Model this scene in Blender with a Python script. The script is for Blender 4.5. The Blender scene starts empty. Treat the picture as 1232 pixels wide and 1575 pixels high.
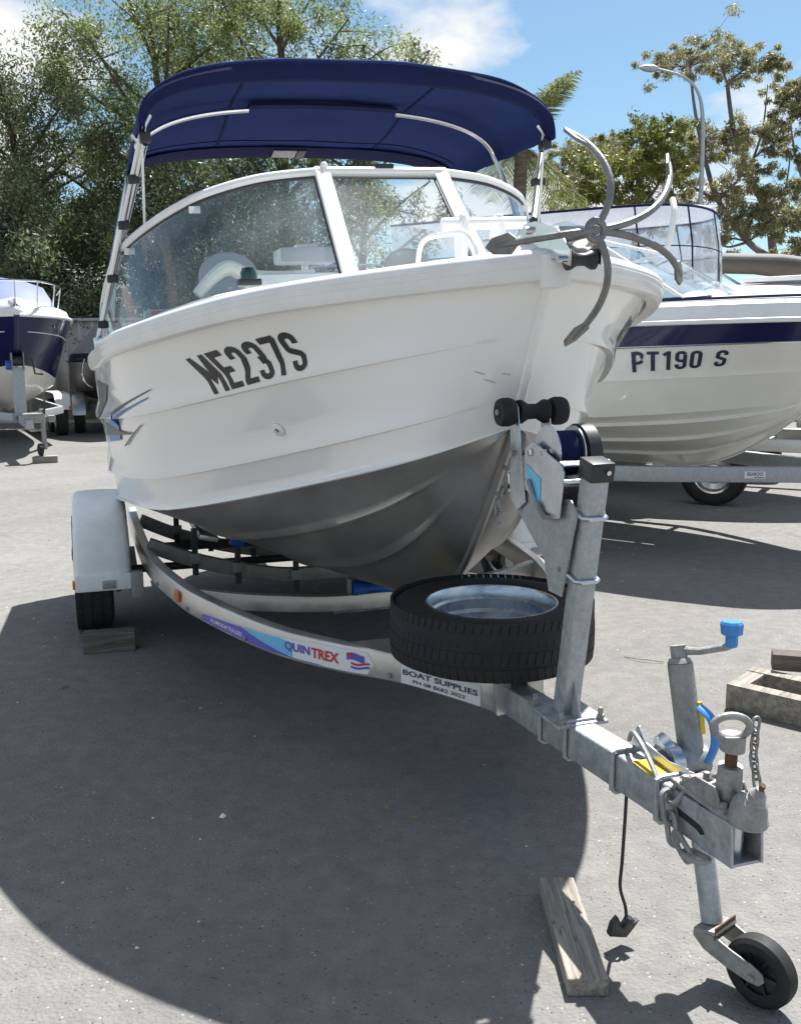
import bpy, bmesh, math, random
import numpy as np
from mathutils import Vector, Matrix
R = math.radians
random.seed(5)
scene = bpy.context.scene
COL = scene.collection

# ------------------------------------------------------------------ camera, sky, sun, exposure
CAM_H = 1.42
cd = bpy.data.cameras.new('camera'); cam = bpy.data.objects.new('camera', cd); COL.objects.link(cam)
cd.sensor_fit = 'VERTICAL'; cd.sensor_height = 36.0; cd.lens = 1440.0 / 1575.0 * 36.0
cd.clip_end = 4000; cd.clip_start = 0.05
cam.matrix_world = (Matrix.Translation((0, 0, CAM_H)) @ Matrix.Rotation(R(90 - 9.43), 4, 'X')
                    @ Matrix.Rotation(R(-0.43), 4, 'Z'))
scene.camera = cam

SUN_EL = 62.0; SUN_AZ = 26.0                      # azimuth measured from +Y towards +X
world = bpy.data.worlds.new('World'); scene.world = world; world.use_nodes = True
wn = world.node_tree.nodes; wl = world.node_tree.links
for n in list(wn): wn.remove(n)
w_out = wn.new('ShaderNodeOutputWorld'); w_bg = wn.new('ShaderNodeBackground')
w_sky = wn.new('ShaderNodeTexSky'); w_sky.sky_type = 'NISHITA'; w_sky.sun_disc = False
w_sky.sun_elevation = R(SUN_EL); w_sky.sun_rotation = R(SUN_AZ)
w_sky.altitude = 10; w_sky.air_density = 1.0; w_sky.dust_density = 0.7; w_sky.ozone_density = 1.0
SKY_STRENGTH = 0.05
w_bg.inputs['Strength'].default_value = SKY_STRENGTH
# cumulus: noise on the direction projected to a cloud deck, the same all round the sky
w_tc = wn.new('ShaderNodeTexCoord'); w_sep = wn.new('ShaderNodeSeparateXYZ')
wl.new(w_tc.outputs['Generated'], w_sep.inputs[0])
def wmath(op, a, b=None, clamp=False):
    n = wn.new('ShaderNodeMath'); n.operation = op; n.use_clamp = clamp
    for i, v in enumerate((a, b)):
        if v is None: continue
        if isinstance(v, (int, float)): n.inputs[i].default_value = v
        else: wl.new(v, n.inputs[i])
    return n.outputs[0]
den = wmath('ADD', wmath('MAXIMUM', w_sep.outputs[2], 0.0), 0.22)
w_cmb = wn.new('ShaderNodeCombineXYZ')
wl.new(wmath('DIVIDE', w_sep.outputs[0], den), w_cmb.inputs[0])
wl.new(wmath('DIVIDE', w_sep.outputs[1], den), w_cmb.inputs[1])
w_map = wn.new('ShaderNodeMapping'); wl.new(w_cmb.outputs[0], w_map.inputs['Vector'])
CLOUD_OFF = (5.0, 2.0, 0.0)
w_map.inputs['Location'].default_value = CLOUD_OFF
w_noise = wn.new('ShaderNodeTexNoise'); w_noise.inputs['Scale'].default_value = 1.35
w_noise.inputs['Detail'].default_value = 9; w_noise.inputs['Roughness'].default_value = 0.56
wl.new(w_map.outputs[0], w_noise.inputs['Vector'])
w_ramp = wn.new('ShaderNodeValToRGB'); wl.new(w_noise.outputs['Fac'], w_ramp.inputs[0])
w_ramp.color_ramp.elements[0].position = 0.492; w_ramp.color_ramp.elements[1].position = 0.595
w_mix = wn.new('ShaderNodeMixRGB'); wl.new(w_ramp.outputs[0], w_mix.inputs[0]); w_tint = wn.new('ShaderNodeMixRGB'); w_tint.blend_type = 'MULTIPLY'; w_tint.inputs[0].default_value = 1; w_tint.inputs[2].default_value = (1.10, 1.34, 1.36, 1); wl.new(w_sky.outputs[0], w_tint.inputs[1]); wl.new(w_tint.outputs[0], w_mix.inputs[1])
w_mix.inputs[2].default_value = (10.2, 10.2, 10.2, 1)
wl.new(w_mix.outputs[0], w_bg.inputs['Color']); wl.new(w_bg.outputs[0], w_out.inputs[0])

sd = bpy.data.lights.new('sun', 'SUN'); sun = bpy.data.objects.new('sun', sd); COL.objects.link(sun)
sd.energy = 5.0; sd.angle = R(0.53); sd.color = (1.0, 0.985, 0.955)
_el, _az = R(SUN_EL), R(SUN_AZ)
to_sun = Vector((math.cos(_el) * math.sin(_az), math.cos(_el) * math.cos(_az), math.sin(_el)))
sun.rotation_euler = to_sun.to_track_quat('Z', 'Y').to_euler()
sun.location = to_sun * 30

scene.view_settings.view_transform = 'Standard'; scene.view_settings.look = 'None'
scene.view_settings.gamma = 1.0; scene.view_settings.use_curve_mapping = False
scene.view_settings.exposure = 0.97
scene.render.resolution_x = 800; scene.render.resolution_y = 1024
try:
    scene.cycles.max_bounces = 6; scene.cycles.diffuse_bounces = 3; scene.cycles.glossy_bounces = 3; scene.cycles.transmission_bounces = 4; scene.cycles.transparent_max_bounces = 10
    scene.cycles.caustics_reflective = False; scene.cycles.caustics_refractive = False
except Exception: pass

# ------------------------------------------------------------------ tagging
def tag(o, label=None, cat=None, group=None, kind=None):
    if label: o['label'] = label
    if cat: o['category'] = cat
    if group: o['group'] = group
    if kind: o['kind'] = kind
    return o
def empty(name, loc=(0, 0, 0), rot=(0, 0, 0)):
    o = bpy.data.objects.new(name, None); COL.objects.link(o)
    o.location = loc; o.rotation_euler = rot; o.empty_display_size = 0.1
    return o

# ------------------------------------------------------------------ materials
MATS = {}
def mat(name, col, rough=0.5, metal=0.0, var=0.12, vscale=8.0, bump=0.0, bscale=60.0, coat=0.0, col2=None,
        spec=0.5, fine=0.0, fscale=200.0, rvar=0.0, sheen=0.0, crack=False, stretch=None, lo=0.35, hi=0.65, trans=0.0):
    m = bpy.data.materials.new(name); m.use_nodes = True
    nt = m.node_tree; N = nt.nodes; L = nt.links
    b = N['Principled BSDF']
    b.inputs['Roughness'].default_value = rough; b.inputs['Metallic'].default_value = metal
    b.inputs['Coat Weight'].default_value = coat; b.inputs['Coat Roughness'].default_value = 0.06
    b.inputs['Specular IOR Level'].default_value = spec
    if sheen: b.inputs['Sheen Weight'].default_value = sheen
    tc = N.new('ShaderNodeTexCoord'); src = tc.outputs['Object']
    if stretch:
        mp = N.new('ShaderNodeMapping'); mp.inputs['Scale'].default_value = stretch
        L.new(src, mp.inputs['Vector']); src = mp.outputs[0]
    n1 = N.new('ShaderNodeTexNoise'); n1.inputs['Scale'].default_value = vscale; n1.inputs['Detail'].default_value = 6
    n1.inputs['Roughness'].default_value = 0.62
    L.new(src, n1.inputs['Vector'])
    rp = N.new('ShaderNodeValToRGB'); L.new(n1.outputs['Fac'], rp.inputs[0])
    rp.color_ramp.elements[0].position = lo; rp.color_ramp.elements[1].position = hi
    c = Vector(col)
    a_ = col2 if col2 else tuple(c * (1 - var)); b_ = tuple(c * (1 + var)) if not col2 else col
    rp.color_ramp.elements[0].color = (*[min(1, x) for x in a_], 1); rp.color_ramp.elements[1].color = (*[min(1, x) for x in b_], 1)
    out = rp.outputs[0]
    if fine:
        n2 = N.new('ShaderNodeTexNoise'); n2.inputs['Scale'].default_value = fscale; n2.inputs['Detail'].default_value = 3
        L.new(src, n2.inputs['Vector'])
        mr = N.new('ShaderNodeMapRange'); L.new(n2.outputs['Fac'], mr.inputs[0])
        mr.inputs[1].default_value = 0.3; mr.inputs[2].default_value = 0.7; mr.inputs[3].default_value = 1 - fine; mr.inputs[4].default_value = 1 + fine
        mx = N.new('ShaderNodeMixRGB'); mx.blend_type = 'MULTIPLY'; mx.inputs[0].default_value = 1
        L.new(out, mx.inputs[1]); L.new(mr.outputs[0], mx.inputs[2]); out = mx.outputs[0]
    if crack:
        mp2 = N.new('ShaderNodeMapping'); mp2.inputs['Scale'].default_value = (26, 1.1, 26); L.new(tc.outputs['Object'], mp2.inputs['Vector'])
        n5 = N.new('ShaderNodeTexNoise'); n5.inputs['Scale'].default_value = 1.6; n5.inputs['Detail'].default_value = 2; L.new(mp2.outputs[0], n5.inputs['Vector'])
        r5 = N.new('ShaderNodeValToRGB'); L.new(n5.outputs['Fac'], r5.inputs[0]); e5 = r5.color_ramp.elements
        e5[0].position = .485; e5[0].color = (1, 1, 1, 1); e5[1].position = .50; e5[1].color = (.22, .2, .18, 1); k5 = e5.new(.515); k5.color = (1, 1, 1, 1)
        mx5 = N.new('ShaderNodeMixRGB'); mx5.blend_type = 'MULTIPLY'; mx5.inputs[0].default_value = .75; L.new(out, mx5.inputs[1]); L.new(r5.outputs[0], mx5.inputs[2]); out = mx5.outputs[0]
    L.new(out, b.inputs['Base Color'])
    if rvar:
        mr = N.new('ShaderNodeMapRange'); L.new(n1.outputs['Fac'], mr.inputs[0])
        mr.inputs[1].default_value = 0.3; mr.inputs[2].default_value = 0.7
        mr.inputs[3].default_value = max(0.02, rough - rvar); mr.inputs[4].default_value = min(1, rough + rvar)
        L.new(mr.outputs[0], b.inputs['Roughness'])
    if bump:
        n3 = N.new('ShaderNodeTexNoise'); n3.inputs['Scale'].default_value = bscale; n3.inputs['Detail'].default_value = 4
        L.new(src, n3.inputs['Vector'])
        bp = N.new('ShaderNodeBump'); bp.inputs['Strength'].default_value = bump; bp.inputs['Distance'].default_value = 0.01
        L.new(n3.outputs['Fac'], bp.inputs['Height']); L.new(bp.outputs[0], b.inputs['Normal'])
    if trans:
        tr = N.new('ShaderNodeBsdfTranslucent'); L.new(out, tr.inputs[0])
        ms = N.new('ShaderNodeMixShader'); ms.inputs[0].default_value = trans
        L.new(b.outputs[0], ms.inputs[1]); L.new(tr.outputs[0], ms.inputs[2]); L.new(ms.outputs[0], N['Material Output'].inputs[0])
    MATS[name] = m
    return m

def asphalt_mat():
    m = bpy.data.materials.new('asphalt'); m.use_nodes = True
    N = m.node_tree.nodes; L = m.node_tree.links; b = N['Principled BSDF']
    tc = N.new('ShaderNodeTexCoord'); src = tc.outputs['Object']
    def noise(scale, det=4, rough=0.6):
        n = N.new('ShaderNodeTexNoise'); n.inputs['Scale'].default_value = scale; n.inputs['Detail'].default_value = det
        n.inputs['Roughness'].default_value = rough; L.new(src, n.inputs['Vector']); return n.outputs['Fac']
    def ramp(f, p0, c0, p1, c1):
        r = N.new('ShaderNodeValToRGB'); L.new(f, r.inputs[0])
        r.color_ramp.elements[0].position = p0; r.color_ramp.elements[1].position = p1
        r.color_ramp.elements[0].color = (*c0, 1); r.color_ramp.elements[1].color = (*c1, 1); return r.outputs[0]
    def mix(t, f, a, c):
        x = N.new('ShaderNodeMixRGB'); x.blend_type = t
        if isinstance(f, float): x.inputs[0].default_value = f
        else: L.new(f, x.inputs[0])
        for i, v in ((1, a), (2, c)):
            if isinstance(v, tuple): x.inputs[i].default_value = (*v, 1)
            else: L.new(v, x.inputs[i])
        return x.outputs[0]
    base = ramp(noise(0.55, 8, 0.65), 0.32, (0.180, 0.173, 0.163), 0.68, (0.244, 0.235, 0.223))
    agg = ramp(noise(140, 3, 0.7), 0.3, (0.87, 0.87, 0.87), 0.72, (1.11, 1.11, 1.11))
    c = mix('MULTIPLY', 1.0, base, agg)
    mid = ramp(noise(13, 6, 0.7), 0.35, (0.86, 0.86, 0.87), 0.65, (1.1, 1.1, 1.08)); c = mix('MULTIPLY', 1.0, c, mid)
    # single pale stones and dark pits from voronoi cells
    v = N.new('ShaderNodeTexVoronoi'); v.inputs['Scale'].default_value = 95; L.new(src, v.inputs['Vector'])
    sep = N.new('ShaderNodeSeparateColor'); L.new(v.outputs['Color'], sep.inputs[0])
    core = ramp(v.outputs['Distance'], 0.16, (1, 1, 1), 0.34, (0, 0, 0))
    pale = ramp(sep.outputs[0], 0.955, (0, 0, 0), 0.970, (1, 1, 1)); pit = ramp(sep.outputs[1], 0.88, (0, 0, 0), 0.91, (1, 1, 1))
    pm = mix('MULTIPLY', 1.0, core, pale); dm = mix('MULTIPLY', 1.0, core, pit)
    c = mix('MIX', pm, c, (0.42, 0.41, 0.38)); c = mix('MIX', dm, c, (0.075, 0.07, 0.068))
    # hairline wear, oil marks
    oil = ramp(noise(1.7, 5, 0.6), 0.62, (1, 1, 1), 0.78, (0.66, 0.65, 0.64)); c = mix('MULTIPLY', 1.0, c, oil)
    L.new(c, b.inputs['Base Color']); b.inputs['Roughness'].default_value = 0.93; b.inputs['Specular IOR Level'].default_value = 0.15
    bp = N.new('ShaderNodeBump'); bp.inputs['Strength'].default_value = 0.55; bp.inputs['Distance'].default_value = 0.005
    L.new(noise(120, 4, 0.7), bp.inputs['Height'])
    bp2 = N.new('ShaderNodeBump'); bp2.inputs['Strength'].default_value = 0.3; bp2.inputs['Distance'].default_value = 0.012
    L.new(v.outputs['Distance'], bp2.inputs['Height']); L.new(bp.outputs[0], bp2.inputs['Normal'])
    L.new(bp2.outputs[0], b.inputs['Normal'])
    MATS['asphalt'] = m; return m
asphalt_mat()

def glass_mat(name, tint, dust_glare=0.08, dust_glare_col=(0.75, 0.78, 0.8), ior=1.5, rough=0.0):
    m = bpy.data.materials.new(name); m.use_nodes = True
    N = m.node_tree.nodes; L = m.node_tree.links
    for n in list(N): N.remove(n)
    o = N.new('ShaderNodeOutputMaterial'); t = N.new('ShaderNodeBsdfTransparent'); t.inputs[0].default_value = (*tint, 1)
    g = N.new('ShaderNodeBsdfGlossy'); g.inputs['Roughness'].default_value = rough
    fr = N.new('ShaderNodeFresnel'); ge = N.new('ShaderNodeNewGeometry'); im = N.new('ShaderNodeMapRange'); im.inputs[3].default_value = ior; im.inputs[4].default_value = 1 / ior   # thin sheet: the same reflectance from both sides
    L.new(ge.outputs['Backfacing'], im.inputs[0]); L.new(im.outputs[0], fr.inputs[0])
    mx = N.new('ShaderNodeMixShader'); L.new(fr.outputs[0], mx.inputs[0]); L.new(t.outputs[0], mx.inputs[1]); L.new(g.outputs[0], mx.inputs[2])
    # dusty film, patchy with specks; its pale colour also paints in glare
    d = N.new('ShaderNodeBsdfDiffuse'); d.inputs[0].default_value = (*dust_glare_col, 1)
    tl = N.new('ShaderNodeBsdfTranslucent'); tl.inputs[0].default_value = (*dust_glare_col, 1)
    dm = N.new('ShaderNodeMixShader'); dm.inputs[0].default_value = 0.5; L.new(d.outputs[0], dm.inputs[1]); L.new(tl.outputs[0], dm.inputs[2])
    tc = N.new('ShaderNodeTexCoord')
    n1 = N.new('ShaderNodeTexNoise'); n1.inputs['Scale'].default_value = 4; n1.inputs['Detail'].default_value = 7; L.new(tc.outputs['Object'], n1.inputs['Vector'])
    mr = N.new('ShaderNodeMapRange'); L.new(n1.outputs['Fac'], mr.inputs[0]); mr.inputs[1].default_value = 0.35; mr.inputs[2].default_value = 0.75
    mr.inputs[3].default_value = dust_glare * 0.4; mr.inputs[4].default_value = dust_glare * 2.2
    v = N.new('ShaderNodeTexVoronoi'); v.inputs['Scale'].default_value = 34; L.new(tc.outputs['Object'], v.inputs['Vector'])
    sp = N.new('ShaderNodeMapRange'); L.new(v.outputs['Distance'], sp.inputs[0]); sp.inputs[1].default_value = 0.07; sp.inputs[2].default_value = 0.12
    sp.inputs[3].default_value = 0.45; sp.inputs[4].default_value = 0
    ad = N.new('ShaderNodeMath'); ad.operation = 'ADD'; ad.use_clamp = True; L.new(mr.outputs[0], ad.inputs[0]); L.new(sp.outputs[0], ad.inputs[1])
    m2 = N.new('ShaderNodeMixShader'); L.new(ad.outputs[0], m2.inputs[0]); L.new(mx.outputs[0], m2.inputs[1]); L.new(dm.outputs[0], m2.inputs[2])
    L.new(m2.outputs[0], o.inputs[0]); MATS[name] = m; return m

def leaf_mat(name, c0, c1, c2, trans=0.38):
    m = bpy.data.materials.new(name); m.use_nodes = True
    N = m.node_tree.nodes; L = m.node_tree.links; b = N['Principled BSDF']
    at = N.new('ShaderNodeAttribute'); at.attribute_name = 'rnd'
    rp = N.new('ShaderNodeValToRGB'); L.new(at.outputs['Fac'], rp.inputs[0])
    e = rp.color_ramp.elements; e[0].position = 0.0; e[0].color = (*c0, 1); e[1].position = 1.0; e[1].color = (*c2, 1)
    k = e.new(0.55); k.color = (*c1, 1)
    L.new(rp.outputs[0], b.inputs['Base Color']); b.inputs['Roughness'].default_value = 0.45; b.inputs['Specular IOR Level'].default_value = 0.5
    tr = N.new('ShaderNodeBsdfTranslucent'); L.new(rp.outputs[0], tr.inputs[0])
    ms = N.new('ShaderNodeMixShader'); ms.inputs[0].default_value = trans
    L.new(b.outputs[0], ms.inputs[1]); L.new(tr.outputs[0], ms.inputs[2]); L.new(ms.outputs[0], N['Material Output'].inputs[0])
    MATS[name] = m; return m

mat('white_hull', (0.86, 0.855, 0.84), 0.24, var=0.015, vscale=1.2, coat=0.7, rvar=0.015, bump=0.10, bscale=2.6)
mat('white_trim', (0.80, 0.79, 0.775), 0.35, var=0.04, vscale=10, coat=0.3, rvar=0.08)
mat('white_gel', (0.74, 0.72, 0.67), 0.35, var=0.03, vscale=4, coat=0.35)
mat('white_plastic', (0.83, 0.845, 0.845), 0.4, var=0.05, vscale=12, fine=0.03, fscale=90)
mat('cream_vinyl', (0.78, 0.74, 0.66), 0.55, var=0.05)
mat('hull_alloy', (0.36, 0.35, 0.335), 0.40, metal=0.7, var=0.16, vscale=5, rvar=0.1, fine=0.05, fscale=300, stretch=(1, 0.25, 1))
mat('alloy_beam', (0.62, 0.61, 0.59), 0.38, metal=0.85, var=0.12, vscale=9, rvar=0.1, fine=0.05, fscale=150, stretch=(1, 0.3, 1))
mat('alloy_shaded', (0.27, 0.265, 0.25), 0.5, metal=0.6, var=0.15, vscale=9, rvar=0.1)  # darker copy of the beam alloy; shade under the hull is in its colour
mat('galvanised', (0.46, 0.475, 0.485), 0.52, metal=0.5, var=0.2, vscale=34, rvar=0.12, fine=0.10, fscale=120, bump=0.12, bscale=90, col2=(0.34, 0.365, 0.39))
mat('galv_dull', (0.37, 0.365, 0.35), 0.6, metal=0.45, vscale=26, rvar=0.12, fine=0.10, fscale=140, bump=0.15, bscale=80, col2=(0.25, 0.24, 0.225))
mat('galv_bright', (0.66, 0.69, 0.72), 0.3, metal=0.9, vscale=14, rvar=0.12, col2=(0.44, 0.49, 0.55))
mat('stainless', (0.72, 0.72, 0.72), 0.14, metal=1.0, var=0.05)
mat('alloy_tube', (0.78, 0.78, 0.78), 0.24, metal=1.0, var=0.05)
mat('rust', (0.17, 0.075, 0.035), 0.85, vscale=40, col2=(0.075, 0.038, 0.022), bump=0.3, bscale=120)
mat('rubber', (0.011, 0.011, 0.012), 0.72, var=0.25, vscale=14, rvar=0.1, fine=0.15, fscale=70)
mat('rubber_dusty', (0.036, 0.034, 0.032), 0.82, vscale=12, col2=(0.02, 0.02, 0.02), fine=0.1)
mat('black_plastic', (0.022, 0.022, 0.025), 0.42, var=0.15, vscale=20)
mat('black_steel', (0.05, 0.05, 0.052), 0.5, metal=0.3, var=0.2, vscale=12)
mat('dark_void', (0.02, 0.02, 0.021), 0.9)  # near-black for sheets that paint the shade inside openings
mat('navy_canvas', (0.030, 0.052, 0.185), 0.9, var=0.1, vscale=5, spec=0.2, bump=0.3, bscale=500, fine=0.1, fscale=600, trans=0.16)
mat('navy_hem', (0.010, 0.014, 0.062), 0.9, var=0.1, vscale=5, spec=0.2, bump=0.3, bscale=500)
mat('navy_gel', (0.008, 0.010, 0.060), 0.22, var=0.05, vscale=3, coat=0.15, spec=0.3)
mat('blue_tarp', (0.11, 0.14, 0.34), 0.6, var=0.12, vscale=2, bump=0.4, bscale=6)
mat('black_tarp', (0.022, 0.022, 0.026), 0.6, var=0.2, vscale=3, bump=0.4, bscale=6)
mat('white_cloth', (0.62, 0.62, 0.63), 0.85, var=0.06, vscale=4, trans=0.3)
mat('beige_tarp', (0.46, 0.42, 0.38), 0.8, var=0.1, vscale=3, bump=0.4, bscale=8)
mat('grey_canvas', (0.16, 0.155, 0.15), 0.8, var=0.1, vscale=5)
mat('label_cloth', (0.42, 0.42, 0.41), 0.8, var=0.1, vscale=20)
mat('blue_plastic', (0.045, 0.23, 0.62), 0.42, var=0.08, vscale=12)
mat('blue_roller', (0.02, 0.13, 0.52), 0.5, var=0.15, vscale=12)
mat('timber', (0.40, 0.36, 0.30), 0.82, crack=True, vscale=3.0, col2=(0.20, 0.175, 0.15), stretch=(14, 1.0, 14), bump=0.5, bscale=14, fine=0.12, fscale=30)
mat('timber_dark', (0.21, 0.175, 0.145), 0.88, crack=True, vscale=3.0, col2=(0.10, 0.085, 0.075), stretch=(14, 1.0, 14), bump=0.6, bscale=14, fine=0.15, fscale=30)
mat('bark', (0.15, 0.115, 0.09), 0.95, vscale=5, col2=(0.06, 0.048, 0.04), bump=0.8, bscale=18, stretch=(3, 3, 0.6))
mat('gum_bark', (0.24, 0.20, 0.19), 0.85, vscale=3, col2=(0.105, 0.085, 0.085), bump=0.4, bscale=12, stretch=(2, 2, 0.5))
mat('palm_bark', (0.20, 0.155, 0.115), 0.92, vscale=4, col2=(0.085, 0.065, 0.05), bump=0.8, bscale=10, stretch=(1, 1, 6))
mat('fence_steel', (0.50, 0.46, 0.40), 0.55, var=0.06, vscale=2)
mat('lettering_black', (0.018, 0.018, 0.02), 0.4, var=0.1)
mat('lettering_navy', (0.012, 0.016, 0.05), 0.4, var=0.1)
mat('decal_blue', (0.02, 0.16, 0.42), 0.35, var=0.1)
mat('decal_grey', (0.055, 0.06, 0.07), 0.4, var=0.1)
mat('scuff_grey', (0.38, 0.37, 0.36), 0.6, var=0.2, vscale=60)
mat('sticker_white', (0.80, 0.80, 0.80), 0.35, var=0.03)
mat('sticker_violet', (0.12, 0.10, 0.50), 0.35, var=0.06)
mat('sticker_sky', (0.16, 0.52, 0.80), 0.35, var=0.06)
mat('sticker_red', (0.62, 0.03, 0.04), 0.35, var=0.05)
mat('sticker_ink', (0.03, 0.03, 0.10), 0.4, var=0.05)
mat('sticker_yellow', (0.66, 0.47, 0.04), 0.5, var=0.12, vscale=30)
mat('amber_lens', (0.75, 0.17, 0.03), 0.3, var=0.05, coat=0.4)
mat('red_lens', (0.55, 0.03, 0.02), 0.25, var=0.05, coat=0.5)
mat('clear_lens', (0.24, 0.28, 0.28), 0.2, var=0.2, vscale=60, coat=0.5)
mat('green_lens', (0.004, 0.03, 0.022), 0.15, var=0.05, coat=0.6)
mat('seat_grey', (0.50, 0.51, 0.51), 0.5, var=0.05)
mat('carpet_grey', (0.22, 0.23, 0.25), 0.95, var=0.15, vscale=40)
mat('anchor_galv', (0.27, 0.265, 0.255), 0.5, metal=0.45, vscale=18, col2=(0.165, 0.16, 0.155), bump=0.2, bscale=70, rvar=0.1)
mat('cable_black', (0.025, 0.02, 0.024), 0.5)
mat('lamp_steel', (0.42, 0.45, 0.48), 0.45, metal=0.4, var=0.08)
mat('dry_leaf', (0.27, 0.18, 0.09), 0.8, var=0.3, vscale=30)
mat('pale_chip', (0.6, 0.6, 0.57), 0.8, var=0.2, vscale=30)
mat('brass', (0.60, 0.43, 0.14), 0.4, metal=0.8, var=0.1)
glass_mat('windscreen_glass', (0.84, 0.91, 0.94), dust_glare=0.13, dust_glare_col=(0.66, 0.74, 0.82))  # bluish film colour stands in for sky reflected in the panes
glass_mat('centre_glass', (0.90, 0.95, 0.96), dust_glare=0.15, dust_glare_col=(0.8, 0.84, 0.86))  # heavier pale film paints in the washed-out sky glare
glass_mat('clear_vinyl', (0.74, 0.77, 0.84), dust_glare=0.26, rough=0.08)
leaf_mat('leaf_olive', (0.068, 0.098, 0.040), (0.20, 0.25, 0.09), (0.47, 0.48, 0.20), 0.55)
leaf_mat('leaf_dark', (0.050, 0.072, 0.038), (0.13, 0.17, 0.08), (0.33, 0.36, 0.18), 0.5)
leaf_mat('leaf_lime', (0.08, 0.095, 0.022), (0.20, 0.225, 0.05), (0.40, 0.39, 0.10), 0.46)
leaf_mat('leaf_gum', (0.13, 0.13, 0.07), (0.28, 0.27, 0.13), (0.50, 0.45, 0.26), 0.5)
leaf_mat('leaf_palm', (0.06, 0.085, 0.03), (0.15, 0.18, 0.06), (0.30, 0.30, 0.13), 0.42)

# ------------------------------------------------------------------ mesh builder
def V(*a): return Vector(a[0] if len(a) == 1 else a)
class MB:
    def __init__(s): s.v = []; s.f = []
    def add(s, vs, fs):
        o = len(s.v); s.v += [tuple(x) for x in vs]; s.f += [tuple(i + o for i in f) for f in fs]; return s
    def box(s, c, size, M=None):
        c = V(c); h = V(size) / 2; vs = []
        for dz in (-1, 1):
            for dx, dy in ((-1, -1), (1, -1), (1, 1), (-1, 1)):
                q = V((dx * h.x, dy * h.y, dz * h.z))
                if M is not None: q = M @ q
                vs.append(c + q)
        return s.add(vs, [(3, 2, 1, 0), (4, 5, 6, 7), (0, 1, 5, 4), (1, 2, 6, 5), (2, 3, 7, 6), (3, 0, 4, 7)])
    def cbox(s, c, size, ch=0.005, M=None):
        """chamfered box"""
        c = V(c); h = V(size) / 2; b = bmesh.new()
        bmesh.ops.create_cube(b, size=1.0)
        for v in b.verts: v.co = V((v.co.x * 2 * h.x, v.co.y * 2 * h.y, v.co.z * 2 * h.z))
        ch = min(ch, min(h) * 0.9)
        bmesh.ops.bevel(b, geom=list(b.edges), offset=ch, segments=2, profile=0.6, affect='EDGES')
        b.verts.index_update()
        vs = [c + (M @ v.co if M is not None else v.co) for v in b.verts]
        fs = [[v.index for v in f.verts] for f in b.faces]; b.free()
        return s.add(vs, fs)
    def tube(s, path, r, n=10, caps=True, closed=False, sx=1.0, up=None):
        P = [V(p) for p in path]; m = len(P)
        rr = r if isinstance(r, (list, tuple)) else [r] * m
        vs = []; prev = None
        for i in range(m):
            if closed: t = P[(i + 1) % m] - P[i - 1]
            else: t = P[min(i + 1, m - 1)] - P[max(i - 1, 0)]
            t.normalize()
            if prev is None:
                a = V(up) if up else (V(0, 0, 1) if abs(t.z) < 0.9 else V(1, 0, 0))
                x = a.cross(t).normalized()
            else:
                x = prev - t * prev.dot(t)
                x = x.normalized() if x.length > 1e-6 else t.orthogonal().normalized()
            prev = x; y = t.cross(x)
            for k in range(n):
                an = 2 * math.pi * k / n
                vs.append(P[i] + (x * math.cos(an) * sx + y * math.sin(an)) * rr[i])
        fs = []
        for i in range(m if closed else m - 1):
            j = (i + 1) % m
            for k in range(n):
                k2 = (k + 1) % n
                fs.append((i * n + k, i * n + k2, j * n + k2, j * n + k))
        if caps and not closed:
            fs.append(tuple(range(n - 1, -1, -1))); fs.append(tuple((m - 1) * n + k for k in range(n)))
        return s.add(vs, fs)
    def sweep(s, path, prof, up=(0, 0, 1), caps=True, closed=False):
        """closed 2d profile (side, up) along path; side = dir x up"""
        P = [V(p) for p in path]; m = len(P); n = len(prof); vs = []; up = V(up)
        for i in range(m):
            if closed: t = P[(i + 1) % m] - P[i - 1]
            else: t = P[min(i + 1, m - 1)] - P[max(i - 1, 0)]
            t.normalize(); side = t.cross(up).normalized(); u2 = side.cross(t)
            for a, b in prof: vs.append(P[i] + side * a + u2 * b)
        fs = []
        for i in range(m if closed else m - 1):
            j = (i + 1) % m
            for k in range(n):
                k2 = (k + 1) % n
                fs.append((i * n + k, i * n + k2, j * n + k2, j * n + k))
        if caps and not closed:
            fs.append(tuple(range(n - 1, -1, -1))); fs.append(tuple((m - 1) * n + k for k in range(n)))
        return s.add(vs, fs)
    def lathe(s, prof, o, axis, n=32, closed=False, caps=True):
        o = V(o); ax = V(axis).normalized(); x = ax.orthogonal().normalized(); y = ax.cross(x); vs = []
        for r, h in prof:
            for k in range(n):
                a = 2 * math.pi * k / n
                vs.append(o + ax * h + (x * math.cos(a) + y * math.sin(a)) * r)
        fs = []; m = len(prof)
        for i in range(m if closed else m - 1):
            j = (i + 1) % m
            for k in range(n):
                k2 = (k + 1) % n
                fs.append((i * n + k, i * n + k2, j * n + k2, j * n + k))
        if not closed and caps:
            if prof[0][0] > 1e-5: fs.append(tuple(range(n - 1, -1, -1)))
            if prof[-1][0] > 1e-5: fs.append(tuple((m - 1) * n + k for k in range(n)))
        return s.add(vs, fs)
    def grid(s, G, flip=False):
        n = len(G); m = len(G[0]); vs = [p for row in G for p in row]; fs = []
        for i in range(n - 1):
            for j in range(m - 1):
                q = (i * m + j, i * m + j + 1, (i + 1) * m + j + 1, (i + 1) * m + j)
                fs.append(q[::-1] if flip else q)
        return s.add(vs, fs)
    def slab(s, poly, d):
        """polygon (3d list) extruded by vector d"""
        n = len(poly); d = V(d); vs = [V(p) for p in poly] + [V(p) + d for p in poly]
        fs = [tuple(range(n - 1, -1, -1)), tuple(range(n, 2 * n))] + [(i, (i + 1) % n, n + (i + 1) % n, n + i) for i in range(n)]
        return s.add(vs, fs)
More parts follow.
